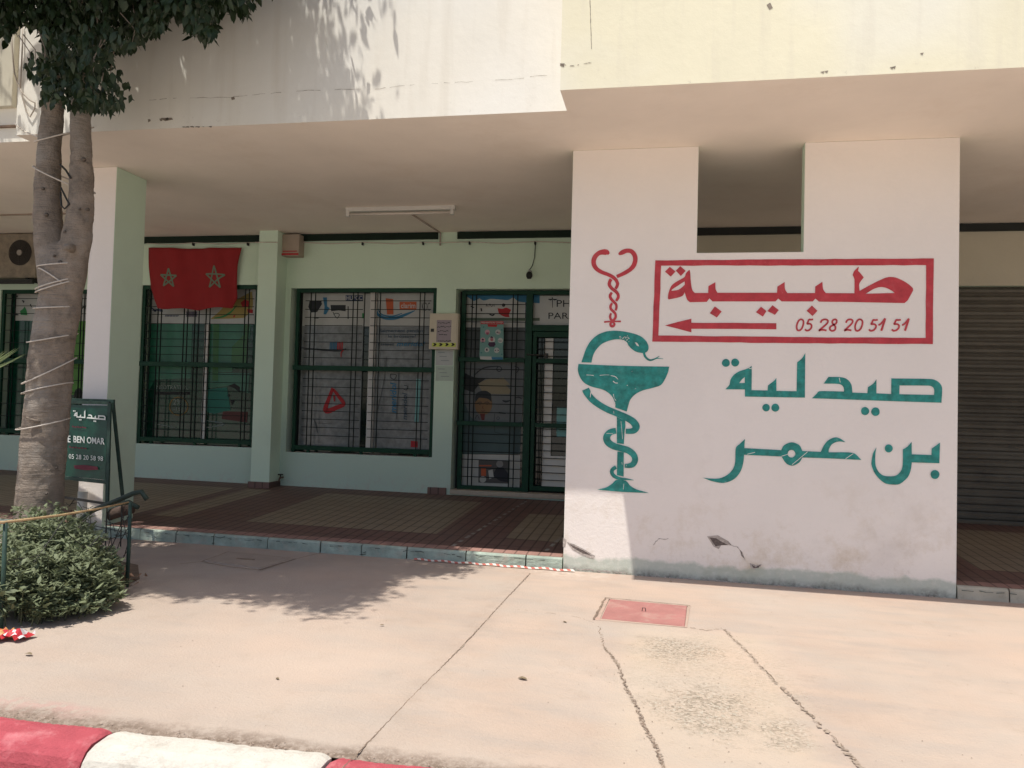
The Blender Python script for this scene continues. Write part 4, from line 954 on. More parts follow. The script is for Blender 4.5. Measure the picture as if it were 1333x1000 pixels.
mb = MB(); hx, hzz = R(703, 462); mb.tube([(R(684, 461)[0], yd-.03, R(684, 461)[1]), (hx, yd-.05, hzz), (R(709, 462)[0], yd-.03, hzz)], .009); mb.box(R(707, 462)[0], R(712, 462)[0], yd-.05, yd+.0, hzz-.035, hzz+.025); mb.build('handle', WIRE, door)
mb = MB(); mb.box(R(722, 540)[0], R(742, 540)[0], FY-.004, FY, R(730, 565)[1], R(730, 530)[1]); mb.box(R(722, 560)[0], R(742, 540)[0], FY-.006, FY-.0045, R(730, 569)[1], R(730, 565)[1]); mb.build('notice', TEALI, door)
mb = MB(); mb.box(dx0+.0, dx1, D2-.03, D2+.20, dz0-.06, dz0-.002); mb.build('door_sill', mat('stone_sill', (.45, .38, .30), .7, .15, 8, .1, 60), bld, bevel=.005)

# ---- upper left: roller blind box in the recess of the upper wall
mb = MB(); Yr = DF1+.16
a = onY(-60, 138, Yr-.06); b = onY(15, 138, Yr-.06); mb.box(a.x, b.x, Yr-.06, Yr-.002, b.z, b.z+1.6)
mb.build('blind_box', mat('beige_panel', (.60, .56, .45), .7, .06, 3, .05, 40), bld, bevel=.006)
mb = MB(); a = onY(-60, 163, Yr-.03); b = onY(23, 163, Yr-.03); mb.box(a.x, XR-.01, Yr-.03, Yr-.002, b.z-.012, b.z+.006); mb.build('ledge', mat('rusty_ledge', (.20, .13, .09), .8, .3, 20, .2, 60), bld)

# ================================================================== THINGS UNDER THE ARCADE
# flag
FYP = D2-.07
def cloth(px, py):
    v = onY(px, py, FYP); v.y += .026*math.sin(v.x*9+.6+v.z*.8)+.010*math.sin(v.x*21+v.z*6)+.012*math.sin(v.z*7); return v
fl = thing('flag', 'red flag cloth with two green outlined stars pinned over the left window', 'flag', tuple(onY(250, 403, FYP)))
left = [(192, 322), (192, 350), (194, 374), (199, 390), (204, 401)]; right = [(313.5, 322), (309, 345), (306.5, 371), (307, 388), (302, 400)]
def lerpc(l, t):
    k = t*(len(l)-1); i = min(int(k), len(l)-2); f = k-i; return (l[i][0]*(1-f)+l[i+1][0]*f, l[i][1]*(1-f)+l[i+1][1]*f)
mb = MB(); NU, NV = 40, 26; vs = []
for j in range(NV+1):
    a = lerpc(left, j/NV); b = lerpc(right, j/NV)
    for i in range(NU+1):
        u = i/NU; x = a[0]+(b[0]-a[0])*u; y_ = a[1]+(b[1]-a[1])*u+math.sin(math.pi*u)*(1.6 if j < 6 else 2.2)+ (1.2*math.sin(u*14) if j == NV else 0)
        vs.append(cloth(x, y_))
mb.add(vs, [(j*(NU+1)+i, j*(NU+1)+i+1, (j+1)*(NU+1)+i+1, (j+1)*(NU+1)+i) for j in range(NV) for i in range(NU)])
fo = mb.build('cloth', mat('red_cloth', (.27, .012, .014), .85, .12, 5, .15, 200), fl, smooth=True)
sm = fo.modifiers.new('thick', 'SOLIDIFY'); sm.thickness = .002
def star(cx_, cy_, r, nm):
    p = Paint(lambda x, y_: cloth(x, y_)+Vector((0, -.004, 0)))
    V = [(cx_+r*math.sin(2*math.pi*k*2/5+.04), cy_-r*1.18*math.cos(2*math.pi*k*2/5+.04)) for k in range(6)]
    for a, b in zip(V[:-1], V[1:]): p.stroke(ident, [(a[0]+(b[0]-a[0])*t, a[1]+(b[1]-a[1])*t, 1.9) for t in np.linspace(0, 1, 8)], sub=1)
    p.build(nm, flat('flag_green', (.12, .19, .13)), fl)
star(220.5, 362.5, 10.8, 'star'); star(280.5, 362, 13, 'star')
# string that carries the flag and the cable with its clips
cab = MB()
def cable(pts, r, Y=D2-.03): return [onY(x, y_, Y) for x, y_ in pts]
cab.tube(cable([(191, 317), (222, 318.5), (253, 316), (290, 318), (324, 316), (334, 316)], 0), .005, 6)
cab.tube(cable([(334, 316), (337, 316)], 0), .005, 6)
cab.tube([onY(334, 316, D2-.03), onY(332.5, 315.5, D2-.30), onY(361, 315.5, D2-.30), onY(366, 316, D2-.02), onY(394, 315.5, D2-.03), onY(430, 317.5, D2-.03), onY(473, 315.5, D2-.03), onY(512, 317.5, D2-.03), onY(551, 315.5, D2-.03), onY(574, 316, D2-.03), onY(612, 315, D2-.03), onY(655, 317, D2-.03), onY(697, 314.5, D2-.03), onY(745, 316, D2-.03)], .006, 6)
tag(cab.build('wall_cable', ROPE, smooth=True), 'thin white cable strung along the top of the green rear wall', 'cable')
hk = None
for i, (x, y_) in enumerate(((253, 318), (324, 318), (394.5, 318), (473, 317.5), (551.5, 317), (612, 316.5), (697, 316.5))):
    m = MB(); v = onY(x, y_, D2); m.box(v.x-.010, v.x+.010, D2-.045, D2-.001, v.z-.025, v.z+.012); o = m.build('cable_clip', BLACK, bevel=.003)
    tag(o, ['small black cable clip above the flag', 'small black cable clip just left of the pilaster', 'small black cable clip nearest the grey junction box', 'small black cable clip above the poster window, left of the lamp conduit', 'small black cable clip beside the lamp conduit foot', 'small black cable clip above the left corner of the door', 'small black cable clip above the security camera'][i], 'cable clip', 'black clips holding the wall cable')
# junction box
v0 = onY(367.5, 305, D2-.16); v1 = onY(389, 333, D2-.16)
th = thing('junction_box', 'grey-pink metal junction box with red strip high beside the pilaster', 'junction box', (v0.x, D2, v1.z))
mb = MB(); mb.box(v0.x, v1.x, D2-.16, D2-.001, v1.z, v0.z); mb.build('casing', mat('pinkish_metal', (.36, .29, .23), .6, .1, 5, 0), th, bevel=.008)
mb = MB(); mb.box(v0.x+.005, v1.x-.005, D2-.166, D2-.161, v1.z+.01, v1.z+.035); mb.box(v0.x+.02, v1.x-.03, D2-.166, D2-.161, v1.z+.055, v1.z+.068); mb.build('red_strip', REDI, th)
# fluorescent lamp on the ceiling with its conduit
La = onP(450, 270, (0, 0, H), (0, 0, 1)); Lb = onP(593, 267.5, (0, 0, H), (0, 0, 1)); ym = (La.y+Lb.y)/2
th = thing('strip_lamp', 'unlit white fluorescent strip lamp under the arcade ceiling', 'lamp', ((La.x+Lb.x)/2, ym, H-.08))
mb = MB(); mb.box(La.x, Lb.x, ym-.02, ym+.05, H-.05, H-.001); mb.build('batten', ALU, th, bevel=.005)
mb = MB(); mb.tube([(La.x+.05, ym-.005, H-.085), (Lb.x-.05, ym-.005, H-.085)], .014, 12); mb.build('tube', mat('frosted_tube', (.62, .56, .5), .3, .02, 3, 0), th, smooth=True)
for x in (La.x+.03, Lb.x-.03): mb = MB(); mb.box(x-.02, x+.02, ym-.03, ym+.02, H-.11, H-.05); mb.build('lamp_holder', ALU, th, bevel=.004)
mb = MB(); c0 = onP(536, 279, (0, 0, H-.01), (0, 0, 1)); c1 = onP(575, 304.5, (0, 0, H-.01), (0, 0, 1))
mb.tube([c0, (c1.x, D2-.02, H-.012), (c1.x, D2-.02, onY(575, 320, D2).z)], .011, 8)
tag(mb.build('lamp_conduit', mat('grey_conduit', (.36, .3, .25), .6, .1, 5, 0), smooth=True), 'grey conduit from the strip lamp down the green rear wall', 'conduit')
mb = MB(); a = onP(-20, 278.5, (0, 0, H-.006), (0, 0, 1)); b = onP(113, 279, (0, 0, H-.006), (0, 0, 1)); mb.tube([(a.x, (a.y+b.y)/2, H-.01), (b.x+.5, (a.y+b.y)/2, H-.01)], .012, 8)
tag(mb.build('ceiling_pipe', mat('brown_pipe', (.30, .23, .18), .6, .1, 5, 0), smooth=True), 'thin brown pipe crossing the ceiling behind the tree', 'pipe')
# security camera
v = onY(689, 358, D2-.12)
th = thing('security_camera', 'small dark dome camera hanging on the green wall above the door', 'camera', tuple(v))
mb = MB(); mb.tube([onY(697, 316, D2-.02), onY(696, 335, D2-.015), onY(693, 346, D2-.03), (v.x, D2-.10, v.z+.07)], .006, 6); mb.build('cable', WIRE, th, smooth=True)
mb = MB(); mb.tube([(v.x, D2-.0, v.z+.06), (v.x, D2-.12, v.z+.06), (v.x, D2-.12, v.z+.03)], .014, 8); mb.build('bracket', mat('light_metal', (.4, .4, .38), .5, .1, 5, 0), th, smooth=True)
mb = MB(); n = 8; mb.tube([(v.x, D2-.12, v.z+.04-.011*k) for k in range(n+1)], [.02+.022*math.sin(math.pi*min(k/n, .98)*.9+.15) for k in range(n+1)], 16); mb.build('dome', BLACK, th, smooth=True)
# notice cabinet between window and door
v0 = onY(559.5, 408, D2-.10); v1 = onY(595.5, 455, D2-.10)
th = thing('notice_cabinet', 'cream metal notice cabinet with handwritten sheet and yellow chevron strip', 'notice cabinet', (v0.x, D2, v1.z))
CREAM = mat('cream_metal', (.56, .50, .38), .5, .06, 6, 0)
mb = MB(); mb.box(v0.x, v1.x, D2-.10, D2-.002, v1.z, v0.z); mb.build('casing', CREAM, th, bevel=.005)
TA = crop(555, 400, 10.53); fc = lambda dz: facing(D2-.10-dz)
p = Paint(fc(.004)); o_ = [TA(q) for q in ((75, 105), (420, 105), (405, 545), (60, 545))]; i_ = [TA(q) for q in ((145, 175), (348, 175), (335, 480), (135, 480))]; p.loops([o_, i_]); dr = p.build('door', CREAM, th); s_ = dr.modifiers.new('t', 'SOLIDIFY'); s_.thickness = .006; s_.offset = 0
p = Paint(fc(.002)); p.loops([i_]); p.build('paper', flat('lilac_paper', (.33, .28, .30)), th)
p = Paint(fc(.005))
for yy, xa, xb in ((215, 160, 325), (268, 150, 325), (325, 155, 305), (375, 175, 285), (462, 160, 325)):
    x = xa
    while x < xb:
        l = random.uniform(12, 30); p.stroke(TA, [(x, yy+random.uniform(-6, 6), 6), (x+l*.4, yy+random.uniform(-9, 9), 9), (x+l, yy+random.uniform(-4, 6), 6)], sub=2); x += l+random.uniform(2, 8)
p.build('handwriting', INK, th)
p = Paint(fc(.009)); p.loops([[TA(q) for q in ((80, 487), (405, 490), (400, 545), (75, 540))]], 0)
for k in range(4):
    x = 92+k*83; q_ = [(x, 492), (x+28, 492), (x+50, 512), (x+25, 532), (x-3, 532), (x+14, 512)]; p2 = [TA(q) for q in q_]
    v_ = [facing(D2-.112)(*t) for t in p2]; p.mb.add(v_, [tuple(t) for t in tessellate_polygon([[Vector((a[0], a[1], 0)) for a in p2]])], 1)
p.build('chevron_strip', [YEL, BLACK], th)
mb = MB(); v = onY(562, 430, D2-.11); mb.box(v.x-.012, v.x+.03, D2-.115, D2-.104, v.z-.02, v.z+.02); mb.build('latch', WIRE, th)
# taped sheets below the cabinet
for i, (y0, y1, lb) in enumerate(((454.5, 476, 'pale paper sheet taped right below the notice cabinet'), (476.5, 496, 'pale green paper sheet lower of the two under the notice cabinet'))):
    mb = MB(); a = onY(567.5, y0, D2-.004); b = onY(589.5, y1, D2-.004); mb.box(a.x, b.x, D2-.005, D2-.001, b.z, a.z, 0)
    for k in range(3):
        zz = a.z-(a.z-b.z)*(.2+.25*k); mb.box(a.x+.03+.02*k, a.x+.12+.03*k, D2-.0065, D2-.0052, zz-.004, zz+.004, 1)
    tag(mb.build('paper_sheet', [flat('pale_sheet' if i == 0 else 'greenish_sheet', (.46, .48, .46) if i == 0 else (.42, .5, .42)), flat('faded_ink', (.22, .26, .26))]), lb, 'paper sheet', 'sheets taped under the notice cabinet')
# teal health poster hung on the door grille
TP = crop(615, 410, 15.38); PY = D2+.055
th = thing('health_poster', 'teal health poster with round pictures hung on the door grille', 'poster', tuple(onY(640, 468, PY)))
p = Paint(facing(PY)); p.shape(TP, [(165, 128), (620, 128), (625, 500), (612, 640), (620, 890), (300, 905), (155, 890), (140, 810), (155, 400)], smooth=False); so_ = p.build('sheet', flat('poster_teal', (.15, .30, .27)), th); s_ = so_.modifiers.new('t', 'SOLIDIFY'); s_.thickness = .002; s_.offset = -1
p = Paint(facing(PY-.004))
p.loops([[TP(q) for q in ((165, 128), (620, 128), (625, 190), (165, 185))]], 0); p.loops([[TP(q) for q in ((300, 190), (500, 195), (485, 242), (315, 238))]], 0)
p.loops([[TP(q) for q in ((150, 830), (380, 835), (390, 898), (155, 890))]], 1); p.loops([[TP(q) for q in ((380, 845), (610, 848), (605, 895), (390, 892))]], 2)
for x, yy, r in ((300, 345, 50), (512, 345, 52), (208, 505, 50), (560, 512, 52), (290, 700, 48), (485, 710, 54), (388, 500, 68)): p.shape(TP, circle(x, yy, r), smooth=False, mi=3 if x not in (300, 208) else 4)
for x, yy in ((225, 245), (590, 300), (180, 760), (585, 790)): p.shape(TP, circle(x, yy, 16, 10, .3), smooth=False, mi=5)
p.build('print', [REDI, WHITE, BLUE, WHITE, PINKI, flat('deep_teal_print', (.05, .2, .2))], th)
p = Paint(facing(PY-.007))
p.shape(TP, [(310, 590), (335, 545), (440, 545), (465, 590), (430, 640), (345, 640)], mi=0); p.shape(TP, circle(388, 495, 32), smooth=False, mi=1); p.shape(TP, [(355, 470), (365, 430), (400, 435), (425, 470), (390, 460)], mi=0)
for l, mi in (([(275, 350), (330, 350), (325, 390), (300, 402), (275, 385)], 2), ([(480, 350), (500, 330), (515, 350), (495, 370)], 0), ([(520, 350), (535, 335), (545, 375), (525, 380)], 2), ([(185, 490), (205, 475), (232, 490), (225, 515), (190, 515)], 0), ([(190, 535), (225, 535), (235, 553), (185, 553)], 0), ([(510, 515), (600, 520), (580, 530), (530, 528)], 0), ([(270, 690), (295, 665), (310, 715), (275, 720)], 0), ([(450, 700), (470, 700), (470, 722), (450, 722)], 0), ([(505, 700), (525, 700), (525, 722), (505, 722)], 0)): p.shape(TP, l, mi=mi)
(a0, b0), (a1, b1) = TP((180, 140)), TP((605, 172)); text(p.mb, 'PREVENTION COVID', facing(PY-.007), a0, a1, b0, b1, 3, bold=True)
p.build('figures', [flat('plum_print', (.05, .02, .05)), flat('rose_print', (.35, .12, .13)), flat('magenta_print', (.3, .06, .12)), WHITE], th)
# air conditioner
ax0, ax1 = onY(-48, 330, D2-.42).x, onY(47, 330, D2-.42).x; az0, az1 = onY(20, 362, D2-.42).z, onY(20, 304, D2-.42).z
th = thing('air_conditioner', 'dirty beige outdoor air conditioner unit bracketed above the left window', 'air conditioner', (ax0, D2, az0))
ACM = mat('dirty_beige_metal', (.23, .19, .14), .6, .3, 9, .1, 40, stain=(.08, .06, .05), stain_amt=.7, stain_scale=7)
mb = MB(); mb.box(ax0, ax1, D2-.42, D2-.08, az0, az1); mb.build('casing', ACM, th, bevel=.012)
fx, fz = onY(26, 329, D2-.43).x, onY(26, 329, D2-.43).z; mb = MB()
for r in (.05, .075, .1, .125, .15, .175): mb.tube([(fx+r*math.cos(a), D2-.435, fz+r*math.sin(a)) for a in np.linspace(0, 2*math.pi, 36, endpoint=False)], .0035, 5, closed=True)
for k in range(8): a = k*math.pi/4; mb.tube([(fx+.04*math.cos(a), D2-.433, fz+.04*math.sin(a)), (fx+.18*math.cos(a), D2-.433, fz+.18*math.sin(a))], .003, 5)
mb.build('fan_guard', WIRE, th, smooth=True)
mb = MB(); mb.tube([(fx, D2-.425, fz), (fx, D2-.421, fz)], .178, 40); mb.build('fan_opening', mat('fan_dark', (.035, .026, .02), .7, .2, 9, 0), th)
mb = MB(); mb.tube([(fx, D2-.445, fz), (fx, D2-.428, fz)], .04, 24); mb.build('fan_hub', mat('hub_grey', (.28, .25, .22), .5, .1, 5, 0), th)
mb = MB(); mb.box(ax0+.05, ax0+.09, D2-.46, D2, az0-.05, az0-.005); mb.box(ax1-.12, ax1-.08, D2-.46, D2, az0-.05, az0-.005); mb.box(ax0, ax1+.03, D2-.5, D2-.46, az0-.09, az0-.03); mb.box(ax0-.02, ax1+.05, D2-.46, D2-.01, az1+.03, az1+.07); mb.build('bracket', BLACK, th)
# tap by the pilaster
v = onY(361, 622, D2-.1)
th = thing('wall_tap', 'small rusty tap on the wall at the foot of the pilaster', 'tap', (v.x, D2-.1, v.z-.06))
mb = MB(); mb.tube([(v.x+.03, D2, v.z), (v.x+.03, D2-.08, v.z), (v.x+.03, D2-.12, v.z-.05)], .014, 8); mb.build('spout', mat('rusty_metal', (.16, .11, .08), .6, .3, 30, .1, 60, metal=.5), th, smooth=True)
mb = MB(); mb.tube([(v.x+.03-.035, D2-.07, v.z+.04), (v.x+.03+.035, D2-.07, v.z+.04)], .01, 8); mb.tube([(v.x+.03, D2-.07, v.z), (v.x+.03, D2-.07, v.z+.04)], .008, 8); mb.build('handle', WIRE, th, smooth=True)
# barrier tape at the step foot
mb = MB(); a = onG(546, 724, .006); b = onG(748, 741, .006); n = 46
for i in range(n):
    def P(t, s_):
        q = a.lerp(b, t); return Vector((q.x, D-.03-.03*s_+.005*math.sin(t*17), K*q.x+.008+.004*math.sin(t*40)+ (.010 if s_ == 0 else 0)))
    t0, t1 = i/n, (i+1)/n; sk = .012
    mb.quad(P(t0, 0), P(t1, 0), P(t1+sk, 1), P(t0+sk, 1), mi=i % 2)
tag(mb.build('barrier_tape', [mat('tape_red', (.55, .15, .12), .4, .1, 9, 0), mat('tape_white', (.72, .68, .62), .4, .1, 9, 0)]), 'red and white striped barrier tape lying along the step foot', 'barrier tape')

# ================================================================== PHARMACY BOARD
Pn = onY(142, 600, 6.45); n_ = Vector((-.14, -1, .07)).normalized(); Pc = (Pn.x, 6.45, .6)
sg = lambda px, py, off=0.: onP(px, py, Vector(Pc)+n_*off, n_)
base = sg(95, 690)
th = thing('board_sign', 'green and white A-frame pharmacy board standing behind the tree trunk', 'sign', (base.x, base.y, K*base.x))
p = Paint(lambda x, y_: sg(x, y_, 0)); p.loops([[(45, 526), (140, 528), (137, 625), (42, 615)]]); o = p.build('panel', SIGNG, th); s_ = o.modifiers.new('t', 'SOLIDIFY'); s_.thickness = .008; s_.offset = -1
mb = MB()
pa, pb, pc, pd = sg(42, 522, .006), sg(143, 525, .006), sg(139.5, 656, .006), sg(36, 640, .006); pe, pf = sg(140, 628, .006), sg(39, 617, .006)
for a, b, wd in ((pa, pb, .03), (pb, pc, .032), (pa, pd, .032), (pf, pe, .032)): mb.beam(a, b, wd, .02)
back = Vector((0, .17, 0)); top = Vector((0, .04, .01))
for a, b in ((pb, pc), (pa, pd)): mb.beam(a+top, b+back+Vector((.035, 0, 0)), .028, .02)
mb.beam(pa+top+Vector((0, .02, 0)), pb+top+Vector((0, .02, 0)), .05, .02)
mb.build('frame', FENG, th, bevel=.002)
mb = MB(); mb.beam(pd, pc, .02, .02)
for q in (pc, pd): mb.tube([q, (q.x, q.y, K*q.x-.005)], .006, 6); mb.tube([q+back*.9+Vector((.035, 0, 0)), (q.x+.035, q.y+.16, K*q.x-.005)], .006, 6)
mb.build('foot_rail', WIRE, th)
# lettering: upper word reuses the outline of the wall word, at sign size
def to_sign(t):   # from wall px box (939..1227, 459..536) into the board box
    def f(q):
        x, y_ = t(q); u = (x-939)/(1227-939); v = (y_-459)/(536-459); return (95+u*42.5, 532.5+v*14.5+u*2.2)
    return f
p = Paint(lambda x, y_: sg(x, y_, .010)); word(p, to_sign(J1), to_sign(J2)); p.build('arabic_lettering', SIGNW, th)
mb = MB(); sgp = lambda x, y_: sg(x, y_+(x-110)*.075, .010)
text(mb, 'PHARMACIE', sgp, 44, 92, 568.5, 577.5, bold=True); text(mb, 'BEN', sgp, 95.5, 110, 568.5, 577, bold=True); text(mb, 'OMAR', sgp, 113, 136, 568.5, 577, bold=True)
text(mb, 'TEL : 05 28 20 58 98', sgp, 72, 134, 592.5, 598.5)
mb.build('latin_lettering', SIGNW, th)
p = Paint(lambda x, y_: sg(x, y_+(x-110)*.075, .010)); p.shape(ident, [(96, 607), (110, 605.5), (127, 606.5), (128, 610), (112, 612), (97, 611)])
for k in range(6): p.stroke(ident, [(94+k*3.2, 556+.7*(k % 2), 1.8), (96.3+k*3.2, 557, 1.5)], sub=1); p.stroke(ident, [(90+k*4.0, 583+.7*(k % 2), 2), (93+k*4.0, 584, 1.2)], sub=1)
p.build('faded_red_marks', flat('faded_red', (.13, .015, .03)), th)

# ================================================================== TREE
TY = 5.6
def tp(px, py, Y=TY): return onY(px, py, Y)
def trunk_mesh():
    m = MB()
    path = [(50, 775, 45), (49, 735, 38), (50, 700, 34.5), (51, 650, 32), (55, 600, 31.5), (59.5, 550, 31), (64, 500, 31), (68, 450, 30), (75, 400, 28), (79, 370, 27), (80, 350, 26), (81, 332, 22), (82, 318, 14)]
    def tub(pth):
        pts = [tp(x, y_) for x, y_, r in pth]; rs = [r*TY/FPX for x, y_, r in pth]; 
        # resample
        P = []; Rr = []
        for i in range(len(pts)-1):
            for k in range(6): t = k/6; P.append(pts[i].lerp(pts[i+1], t)); Rr.append(rs[i]*(1-t)+rs[i+1]*t)
        P.append(pts[-1]); Rr.append(rs[-1]); m.tube(P, Rr, 28)
    tub(path)
    tub([(76, 440, 20), (73, 385, 22), (69, 345, 22), (65, 315, 21), (62, 285, 19.5), (62, 250, 18), (64, 200, 16.5), (68, 150, 15.5), (70, 90, 15), (66, 20, 14), (60, -60, 13)])
    tub([(82, 440, 18), (87, 385, 21), (93, 345, 22), (99, 315, 21), (104, 285, 19), (106, 250, 17), (106, 200, 15.5), (105, 160, 14.5), (108, 90, 14), (118, 10, 13), (140, -80, 12)])
    return m
tree = thing('ficus_tree', 'forked grey-barked street tree with dark hanging leaves and cord round its trunk', 'tree', tuple(tp(50, 760)))
tm = trunk_mesh(); o = tm.build('trunk', BARK, tree)
rm = o.modifiers.new('r', 'REMESH'); rm.mode = 'VOXEL'; rm.voxel_size = .014
s_ = o.modifiers.new('s', 'SMOOTH'); s_.iterations = 8; s_.factor = .6
tx = bpy.data.textures.new('barkn', 'CLOUDS'); tx.noise_scale = .16; dm = o.modifiers.new('d', 'DISPLACE'); dm.texture = tx; dm.strength = .022; dm.texture_coords = 'LOCAL'
tx2 = bpy.data.textures.new('barkf', 'CLOUDS'); tx2.noise_scale = .03; dm = o.modifiers.new('d2', 'DISPLACE'); dm.texture = tx2; dm.strength = .008; dm.texture_coords = 'LOCAL'
dg = bpy.context.evaluated_depsgraph_get(); me2 = bpy.data.meshes.new_from_object(o.evaluated_get(dg)); o.modifiers.clear(); o.data = me2
me2.materials.clear(); me2.materials.append(BARK)
me2.polygons.foreach_set('use_smooth', [True]*len(me2.polygons))
# cut branch stub and knots
mb = MB(); a = tp(88, 322, TY-.16); mb.tube([a+Vector((0, .05, 0)), a, a+Vector((.01, -.03, -.01))], [.035, .03, .026], 14); mb.tube([a+Vector((.008, -.028, -.008)), a+Vector((.012, -.034, -.011))], [.018, .017], 12)
a = tp(44, 549, TY-.17); mb.tube([a+Vector((.03, .02, 0)), a+Vector((-.045, -.03, .03))], [.012, .008], 8)
mb.build('branch_stub', BARK, tree, smooth=True)
cdir = Vector((.667, -.745, 0)); mb = MB()
for x, y_, rr, ax in ((56, 250, .016, .14), (60, 284, .02, .17), (46, 283, .012, .1), (108, 212, .022, .13), (113, 276, .018, .13), (103, 276, .012, .14), (52, 464, .010, .16), (50, 524, .012, .15), (73, 607, .012, .17), (70, 337, .014, .18), (84, 306, .018, .16), (78, 345, .022, .17), (60, 640, .012, .18)):
    a = onY(x, y_, TY)+cdir*ax; rr *= .55; mb.tube([a-cdir*.03, a-cdir*.008, a-cdir*.001], [rr*1.6, rr, rr*.4], 9)
mb.build('knot', mat('dark_knot', (.13, .105, .085), .9, .3, 60, .4, 80), tree, smooth=True)
# limbs above the frame
lb = MB()
def limb(p0, p1, r0, r1, bend=.25):
    p0 = Vector(p0); p1 = Vector(p1); n = 9; P = []; 
    off = Vector((random.uniform(-bend, bend), random.uniform(-bend, bend), random.uniform(0, bend)))
    for i in range(n+1): t = i/n; P.append(p0.lerp(p1, t)+off*math.sin(math.pi*t))
    lb.tube(P, [r0+(r1-r0)*i/n for i in range(n+1)], 10); return P
tl = tp(60, -50); tr_ = tp(136, -70)
tips = []
for s0, targets in ((tl, [(-6.2, 5.2, 6.3), (-5.2, 4.4, 6.8), (-6.8, 4.8, 5.6), (-4.6, 5.0, 7.4)]), (tr_, [(-3.6, 4.9, 6.6), (-3.4, 4.4, 6.4), (-3.3, 5.0, 7.0), (-3.9, 4.0, 6.2), (-4.2, 5.4, 7.6), (-3.2, 5.3, 5.3)])):
    for t in targets:
        P = limb(s0, t, .06, .02)
        for k in range(3): q = P[random.randint(3, 8)]; limb(q, q+Vector((random.uniform(-.7, .7), random.uniform(-.5, .5), random.uniform(-.2, .6))), .018, .005, .1)
lb.build('limb', BARK, tree, smooth=True)
# leaves
def inpoly(x, y, poly):
    r = False; j = len(poly)-1
    for i in range(len(poly)):
        if (poly[i][1] > y) != (poly[j][1] > y) and x < (poly[j][0]-poly[i][0])*(y-poly[i][1])/(poly[j][1]-poly[i][1])+poly[i][0]: r = not r
        j = i
    return r
def leafmesh(name, cen, dirs, nrm, ln, wd, m, parent):
    """leaves as 3-face blades: base, two shoulders, two mids, drip tip"""
    N = len(cen); d = dirs/np.linalg.norm(dirs, axis=1)[:, None]; s = np.cross(d, nrm); s /= np.linalg.norm(s, axis=1)[:, None]+1e-9; nn = np.cross(s, d)
    L_ = ln[:, None]; Wd = wd[:, None]
    V = np.stack([cen, cen+d*L_*.3+s*Wd*.5-nn*Wd*.12, cen+d*L_*.3-s*Wd*.5-nn*Wd*.12, cen+d*L_*.62+s*Wd*.4-nn*Wd*.15, cen+d*L_*.62-s*Wd*.4-nn*Wd*.15, cen+d*L_-nn*Wd*.3, cen+d*L_*.45+nn*Wd*.03], 1).reshape(-1, 3)
    inv = np.array(world(parent).inverted()) if parent is not None else np.eye(4)
    V = V@inv[:3, :3].T+inv[:3, 3]
    F0 = [(0, 1, 6), (0, 6, 2), (1, 3, 6), (6, 4, 2), (3, 5, 6), (6, 5, 4)]
    F = (np.arange(N)[:, None, None]*7+np.array(F0)[None]).reshape(-1, 3)
    me = bpy.data.meshes.new(name); me.vertices.add(len(V)); me.vertices.foreach_set('co', V.ravel())
    me.loops.add(F.size); me.loops.foreach_set('vertex_index', F.ravel()); me.polygons.add(len(F)); me.polygons.foreach_set('loop_start', np.arange(0, F.size, 3)); me.polygons.foreach_set('loop_total', np.full(len(F), 3))
    me.materials.append(m); me.update(); me.validate()
    o = bpy.data.objects.new(name, me); C.objects.link(o)
    if parent is not None: o.parent = parent; MW[o.name] = world(parent)
    return o
VIS = [(-80, -80), (-80, 58), (0, 48), (10, 55), (22, 48), (26, 36), (50, 43), (58, 60), (46, 68), (28, 82), (38, 98), (45, 112), (54, 102), (56, 138), (85, 144), (118, 148), (135, 152), (165, 142), (178, 130), (172, 108), (152, 92), (142, 66), (165, 72), (185, 58), (205, 45), (222, 24), (240, 22), (243, 45), (262, 55), (273, 62), (281, 45), (282, 18), (300, 20), (320, 28), (336, 2), (345, -80)]
GSH = [(128, 704), (232, 700), (236, 688), (400, 690), (590, 708), (600, 725), (613, 742), (560, 748), (520, 752), (480, 776), (440, 800), (410, 796), (370, 782), (330, 786), (290, 778), (240, 778), (200, 774), (160, 780), (140, 760)]
FSH = [(128, -160), (126, 20), (122, 100), (126, 172), (440, 158), (450, 145), (446, 118), (436, 60), (418, 40), (405, 25), (378, 5), (385, -60), (350, -160)]
centers = []
tries = 0
def ok(P):
    q = proj(P); 
    if -30 < q[0] < 1360 and q[1] > -12 and not inpoly(q[0], q[1], VIS): return False
    return P[1] < 5.95
def shadow_ok(P):
    """where would this tip's shadow land?  keep only places the photo shows shaded"""
    P = np.asarray(P); t = (DF1-P[1])/SUN[1]; F = P+SUN*t
    if F[2] > H:
        q = proj(F); 
        if -20 < q[0] < 1340 and q[1] > -5: return inpoly(q[0], q[1], FSH)
        return F[0] < -1.2
    G = P+SUN*(P[2]/-SUN[2])
    Q = P+SUN*((D-P[1])/SUN[1])
    if Q[2] > 0 and Q[2] < .75 and -6.1 < Q[0] < -4.95: return random.random() < .12
    q0 = proj((G[0], G[1], K*G[0]))
    if G[1] > 6.66: return q0[0] > 236 and q0[0] < 600 or q0[0] < 20
    q = proj((G[0], G[1], K*G[0])); 
    if q[0] < 60: return G[1] > 5.6
    return inpoly(q[0], q[1], GSH)
